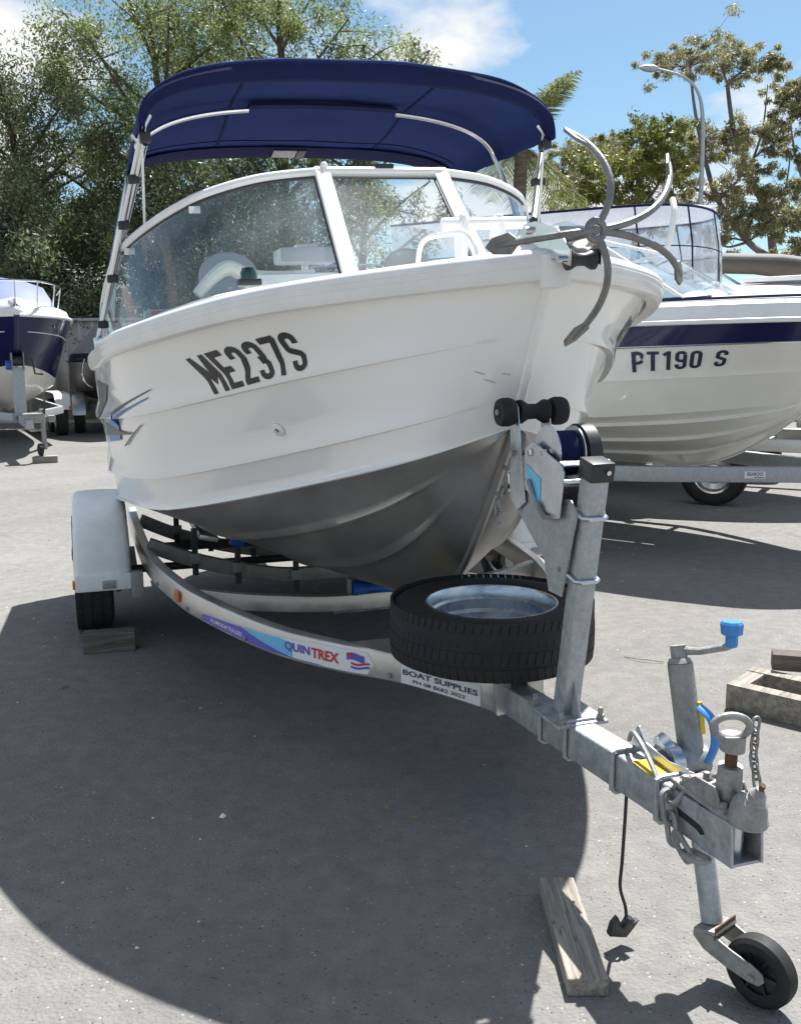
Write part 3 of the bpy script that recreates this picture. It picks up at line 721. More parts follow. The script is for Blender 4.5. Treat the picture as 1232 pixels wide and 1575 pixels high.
for side in (-1, 1):
    if side < 0:
        hull_patch([(.42, .60), (.55, .52), (.36, .78), (.47, .84)], 'decal_grey', 'side_graphic', side)
        hull_patch([(.345, .44), (.42, .42), (.335, .62), (.385, .60)], 'decal_blue', 'side_graphic', side, out=.0055)
        hull_patch([(.335, .60), (.245, .70), (.33, .63), (.245, .705)], 'decal_grey', 'side_graphic', side, out=.005, shape=lambda a: (0, 1))
        hull_patch([(.325, .57), (.25, .66), (.325, .59), (.25, .668)], 'decal_blue', 'side_graphic', side, out=.006)
        hull_patch([(.43, .42), (.30, .475), (.42, .60), (.30, .495)], 'decal_grey', 'side_graphic', side, out=.007, shape=lambda a: (0.25 + .4 * math.sin(a * 3.1) ** 2 * 0, .75 - .2 * a))
        hull_patch([(.335, .405), (.275, .53), (.325, .41), (.272, .53)], 'decal_grey', 'side_graphic', side, out=.008)
# through-hull drain fitting
c = hpt(.157, .35, -1, .002); cn = V(hpt(.157, .35, -1, .02)) - V(c)
MB().lathe([(.026, 0), (.026, .004), (.021, .008), (.010, .009), (.0085, .001), (0, .001)], c, cn, n=20).build('drain_fitting', 'white_trim', boat)
MB().lathe([(.0085, 0.0), (.0, .001)], V(c) + cn.normalized() * .002, cn, n=12).build('drain_hole', 'dark_void', boat)
# old scuffs near the stem
for (u, t, du, dt) in ((.028, .42, .006, -.03), (.022, .36, .007, -.035), (.012, .37, .005, -.02), (.30, .94, -.02, .004)):
    hull_patch([(u, t), (u - du, t + dt), (u + .0004, t + .006), (u - du + .0004, t + dt + .006)], 'scuff_grey', 'scuff', -1, out=.0016, n=4)

# bimini ------------------------------------------------------------
def arch(w, zt, zc, n=40, pw=2.6):
    out = []
    for i in range(n + 1):
        a = -math.pi / 2 + math.pi * i / n
        x = w * math.copysign(abs(math.sin(a)) ** (2 / pw), math.sin(a)); y = abs(math.cos(a)) ** (2 / pw)
        out.append((x, zc + (zt - zc) * y))
    return out
bim = empty('bimini_top', (.045, 0, 0)); bim.parent = boat
stn = [(2.665, .925, 2.655, 2.395), (2.70, .932, 2.672, 2.37), (2.95, .932, 2.675, 2.38), (3.32, .932, 2.655, 2.385), (3.7, .93, 2.615, 2.395), (4.04, .92, 2.565, 2.42), (4.07, .91, 2.55, 2.42)]
SI = np.linspace(0, 1, 26); st = interp(np.linspace(0, 1, len(stn)), stn, SI)
def sag(x, y):
    k = (y - 2.70) / .62 if y < 3.32 else (y - 3.32) / .72
    return -.016 * math.sin(math.pi * min(1, max(0, k))) ** 2 * (1 - (x / .95) ** 2) + .0035 * math.sin(11 * x + 7 * y) * math.sin(5 * y + 2 * x) + .004 * math.sin(26 * y - 9 * abs(x)) * min(1, (x / .8) ** 4)
SI = np.linspace(0, 1, 60); st = interp(np.linspace(0, 1, len(stn)), stn, SI)
G = [[(x, r[0], z + sag(x, r[0])) for x, z in arch(r[1], r[2], r[3], 64)] for r in st]
MB().grid(G).build('canopy', 'navy_canvas', bim, smooth=60, solid=.004)
for xs_ in (-.46, .46):
    ln = []
    for r in st[2:-2]:
        A_ = arch(r[1], r[2], r[3], 64); q = min(A_, key=lambda a: abs(a[0] - xs_)); ln.append((q[0], r[0], q[1] + sag(q[0], r[0]) - .0045))
    MB().sweep(ln, rectprof(.012, .003)).build('seam', 'navy_hem', bim)
for ys_ in (3.86, 2.80):
    k_ = min(range(len(st)), key=lambda i: abs(st[i][0] - ys_)); r = st[k_]
    MB().sweep([(x, r[0], z + sag(x, r[0]) - .0045) for x, z in arch(r[1], r[2], r[3], 64)[6:-6]], rectprof(.006, .003), up=(0, 0, 1)).build('seam', 'navy_hem', bim)
# front hem: folded band
r0 = stn[0]
Ga = arch(.925, 2.66, 2.385); Gb = arch(.905, 2.585, 2.37)
MB().grid([[(x, 2.668, z) for x, z in Ga], [(x, 2.650, z) for x, z in arch(.92, 2.63, 2.38)], [(x, 2.672, z) for x, z in Gb], [(x, 2.72, z + .004) for x, z in Gb]]).build('front_hem', 'navy_hem', bim, smooth=60)
# rear hem
MB().grid([[(x, 3.93, z) for x, z in arch(.913, 2.566, 2.40)], [(x, 4.07, z) for x, z in arch(.905, 2.538, 2.40)], [(x, 4.085, z) for x, z in arch(.91, 2.555, 2.41)]]).build('rear_hem', 'navy_hem', bim, smooth=60)
# pocket over the middle bow
A = arch(.91, 2.632, 2.36); mid = [(x, 3.30, z) for x, z in A]
MB().sweep([m for m in mid if abs(m[0]) < .40], rectprof(.07, .012)).build('bow_pocket', 'navy_hem', bim)
foldz = lambda p: p
hingeL = [V(sx * 1.075, 3.48, 1.53) for sx in (-1, 1)]
for sx in (-1, 1):
    hg = V(sx * 1.118 - .045, 3.36, 1.545)
    # main bow leg, twin tubes with black clips
    top = V(sx * .905, 2.73, 2.40)
    MB().tube([hg, top, V(sx * .88, 2.74, 2.44)], .0125, n=10).build('tube', 'alloy_tube', bim)
    MB().tube([hg + V(0, .05, 0), top + V(0, .035, -.07)], .0125, n=10).build('tube', 'alloy_tube', bim)
    # middle bow
    mb_ = [V(x, 3.30, z - .016) for x, z in A if (x * sx) > .36 and z > 2.40]
    if sx > 0: mb_ = mb_
    else: mb_ = mb_[::-1]
    tail = [V(sx * .945, 3.28, 2.30), V(sx * 0.975, 3.22, 2.12), hg.lerp(top, .38)] if sx > 0 else [V(sx * .925, 3.10, 2.43), hg.lerp(top, .93)]
    MB().tube(bez(list(mb_) + tail, 3), .013, n=10).build('tube', 'alloy_tube', bim)
    # rear prop and thin strap
    MB().tube([hg + V(0, .03, .02), V(sx * .92, 3.98, 2.41)], .011, n=8).build('tube', 'alloy_tube', bim)
    MB().tube([V(sx * .915, 2.76, 2.36), V(sx * .93, 2.86, 2.02)], .006, n=6).build('strap', 'white_trim', bim)
    for k in (.12, .35, .60, .80):
        MB().cbox(hg.lerp(top, k) + V(0, .02, -.02), (.05, .07, .035), .008).build('clip', 'black_plastic', bim)
    MB().cbox(top + V(0, .0, -.05), (.045, .06, .04), .008).build('knuckle', 'black_plastic', bim)
    MB().cbox(hg, (.04, .09, .05), .008).build('deck_hinge', 'stainless', bim)
MB().cbox((-.06, 4.0, 2.545), (.13, .09, .006), .002, Matrix.Rotation(R(-11), 3, 'X')).build('care_label', 'label_cloth', bim)
MB().cbox((.035, 4.01, 2.543), (.045, .11, .005), .002, Matrix.Rotation(R(-11), 3, 'X')).build('zip_tab', 'grey_canvas', bim)

# grapnel anchor lying in the bow roller
hub = B0 + PV * (-.018) + SV * .62 + V(0, 0, 1.71)
anc = empty('grapnel_anchor', hub, (0, 0, YAW)); tag(anc, 'grey five-pronged grapnel anchor hanging over the white bow', 'anchor')
MB().tube([(0, -.012, 0), (0.0, .10, .0), (0.01, .40, -.005)], .012, n=10).build('shank', 'anchor_galv', anc)
MB().tube([(.022 * math.cos(a), -.012, .022 * math.sin(a)) for a in np.linspace(0, 2 * math.pi, 21)[:-1]], .009, n=8, closed=True).build('crown_ring', 'anchor_galv', anc)
for (tx, tz), (mx_, mz) in [((.009, .248), (.075, .135)), ((.286, .195), (.20, .035)), ((-.19, -.025), (-.09, -.012)), ((.333, -.088), (.19, -.018)), ((.021, -.247), (.07, -.135))]:
    path = qbez((mx_ * .10, -.01, mz * .10), (mx_, -.045, mz), (tx, .13, tz), 16)
    n = len(path); mb = MB(); mb.tube(path, [.0088] * (n - 3) + [.0086, .0078, .006], n=10)
    tip = path[-1]; d = (path[-1] - path[-3]).normalized(); a_ = path[-4]
    wv = d.cross(V(tx, 0, tz)).normalized() * .026
    nrm = wv.cross(d).normalized() * .004
    pl = [a_ - d * 0 , a_.lerp(tip, .45) + wv, tip + d * .012 + wv * .75, tip + d * .034, tip + d * .012 - wv * .75, a_.lerp(tip, .45) - wv]
    mb.slab([p - nrm for p in pl], nrm * 2)
    mb.build('prong', 'anchor_galv', anc, bevel=.0015)

# ================================================================== BOAT TRAILER (same frame as the boat, not rolled)
tr = empty('boat_trailer', B0, (0, 0, YAW)); tag(tr, 'alloy boat trailer with galvanised drawbar and winch post under the boat lettered ME237S', 'trailer')
ZB = .41
BP = [(.952, 4.9), (.952, 4.36), (.931, 3.34), (.841, 2.657), (.747, 2.29), (.589, 1.862), (.416, 1.586), (.244, 1.396), (.075, 1.10), (.052, 1.02)]
def beam_pts(side, n=8): return bez([(side * a, b, ZB) for a, b in BP], n)
for side in (-1, 1):
    MB().sweep(beam_pts(side), rrect(.05, .10, .006)).build('side_beam', 'alloy_beam', tr, smooth=30)
# drawbar, nose slightly high
def dz(s): return .418 + (0.70 - s) * .075
dbp = [(0, s, dz(s)) for s in (1.16, .7, .3, .10)]
MB().sweep(dbp, rrect(.075, .09, .007)).build('drawbar', 'galvanised', tr, smooth=30)
MB().box((0, 1.19, dz(1.17)), (.104, .004, .088)).build('drawbar_end_plate', 'alloy_beam', tr)
# clamp plates and U-bolts on the drawbar
def strap(s, nm='clamp_strap', w=.012, r=.006):
    z = dz(s); a, b = .0375 + r, .045 + r
    MB().tube([(-a, s, z + b), (-a, s, z - b + .008), (-a + .01, s, z - b), (a - .01, s, z - b), (a, s, z - b + .008), (a, s, z + b), (a - .01, s, z + b + .002), (-a + .01, s, z + b + .002)], r, n=8, closed=True).build(nm, 'galvanised', tr)
for s in (.42, .235): strap(s, r=.0065)
for s in (.80, .655): strap(s, 'u_bolt', r=.006)
# winch post with foot plate
pb = V(0, .735, dz(.73) + .045); ptop = V(0, .610, 1.142); pd = (ptop - pb).normalized()
post = MB().sweep([pb + V(0, 0, .008), ptop], rrect(.054, .058, .008), up=(0, 1, 0)).build('winch_post', 'galvanised', tr, smooth=30)
M_ = Matrix.Rotation(math.atan2(-(-.13), 1) * 0, 3, 'X')
MB().cbox(pb + V(0, -.005, .006), (.15, .185, .010), .003).build('foot_plate', 'galvanised', tr)
MB().slab([pb + V(-.003, -.032, .01), pb + V(-.003, -.085, .012), pb + V(-.003, -.045, .12)], (.006, 0, 0)).build('gusset', 'galvanised', tr)
for a in (-.058, .058):
    for b in (-.078, .07):
        mb = MB(); mb.lathe([(.015, 0), (.015, .003), (.011, .003), (.011, .013), (.007, .013), (.007, .03), (.005, .032)], pb + V(a, b - .005, .011), (0, 0, 1), n=6); mb.build('bolt', 'galv_dull', tr)
MB().cbox(ptop + V(0, -.004, .0), (.064, .068, .05), .004, Matrix.Rotation(R(10.5), 3, 'X')).build('post_cap', 'black_plastic', tr)
capn = Matrix.Rotation(R(10.5), 3, 'X') @ V(0, -1, 0)
MB().lathe([(.006, 0), (.006, .004), (0, .004)], ptop + V(.012, -.004, .002) + capn * .037, capn, n=12).build('cap_screw', 'stainless', tr)
def pp(s, z, x=0): return V(x, s, z)
def postU(k):
    c = pb.lerp(ptop, k); w = .032; f = -.034; b = .034; r = .0065
    pts = [c + V(-w, b + .02, .02), c + V(-w, f + .01, .0), c + V(-w + .01, f, 0), c + V(w - .01, f, 0), c + V(w, f + .01, 0), c + V(w, b + .02, .02)]
    MB().tube(pts, r, n=8).build('u_bolt', 'galv_bright', tr)
    for q in (pts[0], pts[-1]):
        mb = MB(); bolt(mb, q - V(0, .012, 0), (0, 1, 0), .012, .014); mb.build('nut', 'galv_dull', tr)
postU(.575); postU(.82)
# bracket plates rising aft to the bow roller
for x in (-.040, .036):
    MB().slab([V(x, .70, .80), V(x, .625, 1.03), V(x, .66, 1.06), V(x, .86, 1.05), V(x, 1.02, 1.05), V(x, .985, 1.00), V(x, .80, .88), V(x, .77, .80)], (.004, 0, 0)).build('bracket_plate', 'galvanised', tr)
for x in (-.050, .046):
    MB().slab([V(x, .985, 1.30), V(x, .955, 1.28), V(x, .93, 1.15), V(x, .90, 1.02), V(x, .95, .99), V(x, 1.0, 1.02), V(x, 1.0, 1.15), V(x, 1.005, 1.28)], (.004, 0, 0)).build('roller_arm', 'galv_bright', tr, bevel=.001)
MB().tube([(-.06, .975, 1.15), (.06, .975, 1.15)], .008, n=8).build('arm_pin', 'galv_dull', tr)
bowr = empty('bow_stop_roller', (0, .975, 1.265)); bowr.parent = tr
MB().lathe([(.0, -.045), (.033, -.045), (.034, -.035), (.022, -.014), (.021, .012), (.034, .035), (.033, .045), (0, .045)], (0.004, 0, 0), (1, 0, 0), n=28).build('centre_roller', 'rubber', bowr)
for x in (-.077, .083):
    MB().lathe([(.010, -.024), (.014, -.021), (.022, -.024), (.036, -.021), (.040, -.010), (.040, .010), (.036, .021), (.022, .024), (.010, .022)], (x, 0, 0), (1, 0, 0), n=28).build('end_roller', 'rubber', bowr)
MB().tube([(-.105, 0, 0), (.108, 0, 0)], .009, n=10).build('axle_pin', 'galv_dull', bowr)
# hand winch
wi = empty('hand_winch', (0, .79, 1.11)); wi.parent = tr
for x, m in ((-.058, 'galv_bright'), (.052, 'galvanised')):
    MB().slab([V(x, .10, .06), V(x, .05, .085), V(x, -.115, .035), V(x, -.125, .02), V(x, -.105, -.10), V(x, -.02, -.12), V(x, .10, -.04)], (.004, 0, 0)).build('side_plate', m, wi, bevel=.001)
MB().slab([V(-.058, -.128, .034), V(.075, -.128, .034), V(.085, -.10, .042), V(-.058, -.10, .042)], (0, 0, .004)).build('front_lip', 'galv_bright', wi)
MB().slab([V(-.054, -.02, -.115), V(.052, -.02, -.115), V(.052, .10, -.042), V(-.054, .10, -.042)], (0, .003, -.003)).build('base_pan', 'galvanised', wi)
for x, r_ in ((-.040, .075), (.034, .072)):
    MB().lathe([(.0, -.002), (r_, -.002), (r_, .002), (.0, .002)], (x, .0, .055), (1, 0, 0), n=36).build('drum_flange', 'galv_bright', wi)
MB().lathe([(.0, -.030), (.060, -.030), (.060, .030), (0, .030)], (-.003, 0, .055), (1, 0, 0), n=32).build('webbing', 'navy_hem', wi)
MB().lathe([(.050, -.018), (.082, -.018), (.082, .018), (.05, .018)], (.060, .0, .05), (1, 0, 0), n=36).build('gear_cover', 'black_plastic', wi)
MB().tube([(-.05, -.10, -.012), (.05, -.10, -.012)], .012, n=12).build('pinion_shaft', 'galv_bright', wi)
MB().tube([(-.05, -.075, -.085), (.03, -.075, -.085)], .009, n=8).build('pawl_spring', 'galv_bright', wi)
MB().tube([(-.066, .06, -.02), (-.066, .02, -.07), (-.066, -.02, -.10), (-.075, -.05, -.105), (-.05, -.055, -.105)], .006, n=8).build('ratchet_lever', 'galv_dull', wi)
MB().slab([V(-.0595, .085, .02), V(-.0595, .0, -.01), V(-.0595, .0, -.075), V(-.0595, .085, -.035)], (.001, 0, 0)).build('winch_sticker', 'sticker_sky', wi)
mb = MB(); bolt(mb, (-.059, .06, .055), (-1, 0, 0), .011, .006); bolt(mb, (-.046, 0, .055), (-1, 0, 0), .013, .012); mb.build('bolt', 'stainless', wi, kind='stuff')
# strap from the drum to the bow eye, with shackle and safety chain on the stem
MB().sweep([(0, .86, 1.10), (0.005, 1.04, 1.06)], rectprof(.045, .003)).build('winch_strap', 'navy_hem', tr)
def link(mb, c, a, b, L=.03, w=.011, r=.0045):
    c = V(c); a = V(a).normalized(); b = V(b); b = (b - a * b.dot(a)).normalized(); pts = []
    for k in range(16):
        an = 2 * math.pi * k / 16; pts.append(c + a * (math.cos(an) * w + math.copysign(L - w, math.cos(an))) + b * math.sin(an) * w)
    mb.tube(pts, r, n=7, closed=True)
def chain(path, parent, m='galv_dull', L=.022, w=.011, r=.0045, nm='chain_link'):
    P = [V(p) for p in path]; seg = []
    for a, b in zip(P[:-1], P[1:]):
        seg.append((a, b, (b - a).length))
    tot = sum(x[2] for x in seg); n = max(2, int(tot / (2 * L - 3 * r)) + 1)
    for i in range(n):
        d = tot * (i + .5) / n
        for a, b, l in seg:
            if d <= l: break
            d -= l
        t = (b - a).normalized(); c = a + t * d
        o = t.orthogonal().normalized(); o2 = t.cross(o)
        bb = (o + o2) if i % 2 == 0 else (o - o2)
        mb = MB(); link(mb, c, t, bb, L, w, r); mb.build(nm, m, parent)
chain([(-.02, 1.10, 1.05), (-.03, 1.13, .99), (-.028, 1.12, .93)], tr, L=.016, w=.008, r=.0035)
MB().tube(bez([(-.0, 1.155, 1.09), (-.0, 1.115, 1.08), (0, 1.105, 1.05), (0, 1.13, 1.02), (0, 1.20, 1.0)], 4), .007, n=8).build('bow_eye', 'stainless', tr)

# wheels, fenders, axle
def tyre_prof(R_, w, rr): # (radius, axial)
    h = w / 2
    return [(rr, -h * .82), (rr + .02, -h * .93), (rr + (R_ - rr) * .55, -h), (R_ - .022, -h * .93), (R_ - .006, -h * .80), (R_, -h * .62), (R_, h * .62), (R_ - .006, h * .80), (R_ - .022, h * .93), (rr + (R_ - rr) * .55, h), (rr + .02, h * .93), (rr, h * .82)]
def tread(mb, o, ax, R_, w, nblk=44, rows=((-.36, .20), (-.10, .20), (.16, .20), (.40, .16))):
    o = V(o); ax = V(ax).normalized(); x = ax.orthogonal().normalized(); y = ax.cross(x)
    for ri, (c, ww) in enumerate(rows):
        for k in range(nblk):
            a0 = 2 * math.pi * (k + (.5 if ri % 2 else 0)) / nblk; a1 = a0 + 2 * math.pi / nblk * .88; sk = .04 * (1 if ri % 2 else -1)
            vs = []
            for rad in (R_ - .004, R_ + .0035):
                for a, z in ((a0, c * w), (a1, c * w), (a1 + sk * .5, (c + ww) * w), (a0 + sk * .5, (c + ww) * w)):
                    rr = rad if abs(z) < w * .36 else rad - .003
                    vs.append(o + ax * (z - .05 * w) + (x * math.cos(a) + y * math.sin(a)) * rr)
            mb.add(vs, [(3, 2, 1, 0), (4, 5, 6, 7), (0, 1, 5, 4), (1, 2, 6, 5), (2, 3, 7, 6), (3, 0, 4, 7)])
def road_wheel(parent, c, ax, R_=.305, w=.185, rimm='galv_bright', nm='wheel', rr=.18, rubber='rubber_dusty'):
    r = empty(nm, c); r.parent = parent
    mb = MB(); mb.lathe(tyre_prof(R_ - .005, w, rr), (0, 0, 0), ax, n=56, closed=True); tread(mb, (0, 0, 0), ax, R_ - .004, w); mb.build('tyre', rubber, r, smooth=30)
    h = w / 2
    MB().lathe([(rr + .006, h * .86), (rr - .004, h * .80), (rr - .012, h * .5), (rr - .03, h * .3), (.10, h * .25), (.085, h * .45), (.06, h * .5), (.0, h * .5)], (0, 0, 0), ax, n=40, caps=False).build('rim', rimm, r)
    MB().lathe([(rr + .006, -h * .86), (rr - .006, -h * .80), (rr - .012, -h * .1), (.05, 0), (0, 0)], (0, 0, 0), ax, n=40, caps=False).build('rim', rimm, r)
    return r
AX = 3.72
for side in (-1, 1):
    road_wheel(tr, (side * 1.205, AX, .305), (side, 0, 0))
    fe = empty('fender', (side * 1.16, AX, 0)); fe.parent = tr
    # cross-section across p, swept along a rounded-box arc
    arc = [(-.415, .295), (-.412, .37), (-.405, .48), (-.385, .57), (-.34, .645), (-.27, .69), (-.18, .712), (0, .718), (.18, .712), (.27, .69), (.34, .645), (.385, .57), (.405, .48), (.412, .37), (.415, .295)]
    A = bez([(0, a, b) for a, b in arc], 3)
    G = []
    for i, q in enumerate(A):
        ctr = V(0, 0, .40); d = (q - ctr); row = []
        for xx, sh in ((-.135, .075), (-.135, .03), (-.128, .008), (-.11, 0), (-.06, -.003), (0, -.004), (.06, -.003), (.11, 0), (.128, .008), (.135, .03), (.135, .075)):
            lo = sstep(.30, .50, np.array([q.z]))[0]
            inn = V(0, -math.copysign(1, q.y) if abs(q.y) > .25 else -q.y / .25, 0) * sh * (1 if q.z < .66 else .5) + V(0, 0, -sh * (1 if q.z > .6 else 0))
            tp_ = 1 - .06 * sstep(.3, .72, np.array([q.z]))[0]
            row.append(q + inn + V(xx * tp_, 0, 0))
        G.append(row)
    MB().grid(G, flip=True).build('fender_shell', 'white_plastic', fe, smooth=50, solid=.005)
    MB().cbox((0, -.418, .335), (.268, .03, .085), .012).build('fender_lip', 'white_plastic', fe)
    MB().cbox((-side * -.02 if side > 0 else .025, -.437, .325), (.062, .012, .042), .004).build('marker_lens', 'clear_lens', fe)
    MB().cbox((side * .137, -.41, .33), (.016, .04, .04), .004).build('side_lamp', 'amber_lens' if side < 0 else 'red_lens', fe)
    MB().cbox((side * .137, -.02, .45), (.012, .5, .05), .004).build('step_pad', 'black_plastic', fe)
    # spring and hanger
    MB().sweep(bez([(side * 1.0, AX - .42, .33), (side * 1.0, AX - .2, .285), (side * 1.0, AX, .27), (side * 1.0, AX + .2, .285), (side * 1.0, AX + .42, .33)], 4), rectprof(.05, .03)).build('leaf_spring', 'black_steel', tr)
    MB().cbox((side * 1.0, AX - .44, .32), (.055, .06, .13), .006).build('spring_hanger', 'galv_dull', tr)
    MB().lathe([(.0, -.01), (.115, -.01), (.115, .012), (0, .012)], (side * 1.085, AX, .30), (1, 0, 0), n=28).build('brake_disc', 'galv_dull', tr)
    MB().cbox((side * 1.06, AX - .09, .33), (.07, .09, .12), .01).build('brake_caliper', 'black_steel', tr)
MB().tube([(-1.1, AX, .30), (1.1, AX, .30)], .022, n=10).build('axle', 'black_steel', tr)
# cross members (bowed down in the middle), with roller brackets
def crossm(s, dip, zt=ZB, w=.04, h=.075, m='alloy_shaded', half=.93, dark=False):
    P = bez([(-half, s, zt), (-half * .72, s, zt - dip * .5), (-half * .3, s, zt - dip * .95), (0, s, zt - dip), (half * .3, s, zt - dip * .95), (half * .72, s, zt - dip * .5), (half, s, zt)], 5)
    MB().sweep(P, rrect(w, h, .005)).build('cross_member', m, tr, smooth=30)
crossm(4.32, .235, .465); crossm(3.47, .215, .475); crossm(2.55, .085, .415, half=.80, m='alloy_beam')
MB().sweep([(-.9, AX + .55, .30), (.9, AX + .55, .30)], rectprof(.04, .05)).build('cross_member', 'black_steel', tr)
for s, xs in ((4.32, (-.72, -.52, -.26, .26, .52, .72)), (3.47, (-.70, -.48, -.17, .17, .48, .70))):
    for x in xs:
        dipz = .47 - .225 * (1 - (abs(x) / .93) ** 1.5)
        MB().cbox((x, s - .026, dipz + .035), (.032, .010, .25), .003).build('roller_bracket', 'black_steel', tr)
        MB().cbox((x, s - .036, dipz), (.06, .010, .055), .003).build('clamp_plate', 'alloy_shaded', tr)
        if abs(x) in (.52, .48, .72):
            MB().lathe([(.0, -.035), (.034, -.035), (.040, -.015), (.040, .015), (.034, .035), (0, .035)], (x, s - .03, dipz + .15), (1, .0, .25 * (1 if x > 0 else -1)), n=20).build('hull_roller', 'blue_roller', tr)
# front keel roller
MB().lathe([(.0, -.095), (.040, -.095), (.036, -.06), (.022, -.015), (.022, .015), (.036, .06), (.040, .095), (0, .095)], (0, 2.56, .385), (1, 0, 0), n=24).build('keel_roller', 'blue_roller', tr)
for x in (-.105, .105):
    MB().cbox((x, 2.58, .365), (.008, .06, .13), .002).build('roller_bracket', 'galv_dull', tr)
MB().cbox((0, 2.585, .328), (.215, .06, .008), .002).build('roller_cradle', 'galv_dull', tr)
MB().cbox((-.03, 2.594, .305), (.30, .012, .075), .003).build('clamp_plate', 'galv_bright', tr)
for x in (-.16, -.11, -.03, .05, .1):
    mb = MB(); bolt(mb, (x, 2.588, .30), (0, -1, 0), .011, .012); mb.build('bolt', 'galv_dull', tr)
# underside skid pads seen between the beams
for sx in (-1, 1):
    MB().cbox((sx * .63, 4.15, .50), (.10, 1.5, .03), .008, Matrix.Rotation(R(-sx * 14), 3, 'Y')).build('skid_pad', 'alloy_beam', tr)
MB().cbox((-.07, 1.66, .462), (.10, .16, .003), .001).build('yellow_tape', 'sticker_yellow', tr)
MB().slab([(-.40, 1.56, .455), (.40, 1.56, .455), (.10, 1.12, .455), (-.10, 1.12, .455)], (0, 0, .006)).build('drawbar_web', 'alloy_beam', tr)

# stickers on the near beam
bp_ = beam_pts(-1, 24); cum = [0]
for a, b in zip(bp_[:-1], bp_[1:]): cum.append(cum[-1] + (b - a).length)
def beam_at(d):
    d = max(0, min(cum[-1] - 1e-4, d)); i = max(0, next(k for k in range(len(cum)) if cum[k] > d) - 1)
    t = (d - cum[i]) / (cum[i + 1] - cum[i]); p = bp_[i].lerp(bp_[i + 1], t); tt = (bp_[i + 1] - bp_[i]).normalized()
    return p, V(0, 0, 1).cross(tt)
def beam_fn(d0, d1, z0, z1, out):
    def fn(a, b):
        p, n = beam_at(d0 + (d1 - d0) * a)
        if n.x > 0: n = -n
        return p + n * (.025 + out) + V(0, 0, z0 + (z1 - z0) * b)
    return fn
def s_to_d(s_):
    return min(zip(cum, bp_), key=lambda q: abs(q[1].y - s_))[0]
def beam_patch(d0, d1, f, m, nm, out, n=40):
    fn = beam_fn(d0, d1, 0, 1, out); G = []
    for i in range(n + 1):
        a = i / n; lo, hi = f(a); G.append([fn(a, lo), fn(a, (lo + hi) / 2), fn(a, hi)])
    MB().grid(G).build(nm, m, tr, smooth=0, weld=False)
dA, dB = s_to_d(2.36), s_to_d(1.47)
def rnd_end(a, lo, hi, k=.04):
    e = min(a, 1 - a); f = 1 if e > k else math.sqrt(max(0, 1 - ((k - e) / k) ** 2)); m_ = (lo + hi) / 2; return m_ + (lo - m_) * f, m_ + (hi - m_) * f
beam_patch(dA, dB, lambda a: rnd_end(a, -.040 + 0 * a, -.040 + (.028 + .05 * min(1, a * 1.25)), .03), 'sticker_white', 'maker_sticker', .0012)
beam_patch(dA + .004, dA + (dB - dA) * .80, lambda a: rnd_end(a, -.0395, (-.040 + (.028 + .05 * min(1, a)) - .002) if a < .44 else max(-.0375, -.040 + (.028 + .05 * a) - .002 - (a - .44) / .36 * .062), .03), 'sticker_violet', 'sticker_band', .002)
beam_patch(dA + (dB - dA) * .34, dA + (dB - dA) * .66, lambda a: (.0125 - .050 * a ** .85, .008 + .018 * a - (.0 if a < .8 else (a - .8) * .06)), 'sticker_sky', 'sticker_band', .0026)
L_ = dB - dA
text_on('ALUMINIUM TRAILERS', beam_fn(dA + L_ * .10, dA + L_ * .36, -.030, -.013, .0032), 'sticker_lettering', 'sticker_white', tr, bold=.01)
text_on('QUIN', beam_fn(dA + L_ * .625, dA + L_ * .745, -.018, .018, .0038), 'sticker_lettering', 'sticker_violet', tr, bold=.03)
text_on('TREX', beam_fn(dA + L_ * .752, dA + L_ * .87, -.018, .018, .0038), 'sticker_lettering', 'sticker_red', tr, bold=.03)
beam_patch(dA + L_ * .90, dA + L_ * .965, lambda a: (.002 + .004 * math.sin(a * 5), .026 + .004 * math.sin(a * 5)), 'sticker_violet', 'flag_mark', .0038, 10)
beam_patch(dA + L_ * .90, dA + L_ * .925, lambda a: (.014, .026), 'sticker_red', 'flag_mark', .0044, 4)
for k in range(2):
    beam_patch(dA + L_ * .915, dA + L_ * .985, lambda a, k=k: (-.010 - k * .013 - .004 * math.sin(a * 5), -.003 - k * .013 - .004 * math.sin(a * 5)), ('sticker_red', 'sticker_violet')[k], 'flag_mark', .0038, 10)
dC, dD = s_to_d(1.385), s_to_d(1.10)
beam_patch(dC, dD, lambda a: (-.044, .022), 'sticker_white', 'dealer_sticker', .0012, 16)
text_on('BOAT SUPPLIES', beam_fn(dC + .008, dD - .01, -.014, .004, .003), 'sticker_lettering', 'sticker_ink', tr, bold=.02)
text_on('PH 08 8682 3022', beam_fn(dC + .05, dD - .06, -.036, -.024, .003), 'sticker_lettering', 'sticker_ink', tr, bold=.01)
p, n = beam_at(s_to_d(2.62)); n = -n if n.x > 0 else n
d_ = s_to_d(2.62); q0, _ = beam_at(d_ - .03); q1, _ = beam_at(d_ + .03)
MB().slab([q0 + n * .026 + V(0, 0, -.022), q1 + n * .026 + V(0, 0, -.022), q1 + n * .026 + V(0, 0, .022), q0 + n * .026 + V(0, 0, .022)], n * .012).build('side_reflector', 'amber_lens', tr, bevel=.002)
for k, s_ in enumerate((3.0, 2.5, 2.0, 1.42)):
    p, n = beam_at(s_to_d(s_)); n = -n if n.x > 0 else n
    mb = MB(); bolt(mb, p + n * .025 + V(0, 0, -.03), n, .010, .010); mb.build('bolt', 'galv_dull', tr)

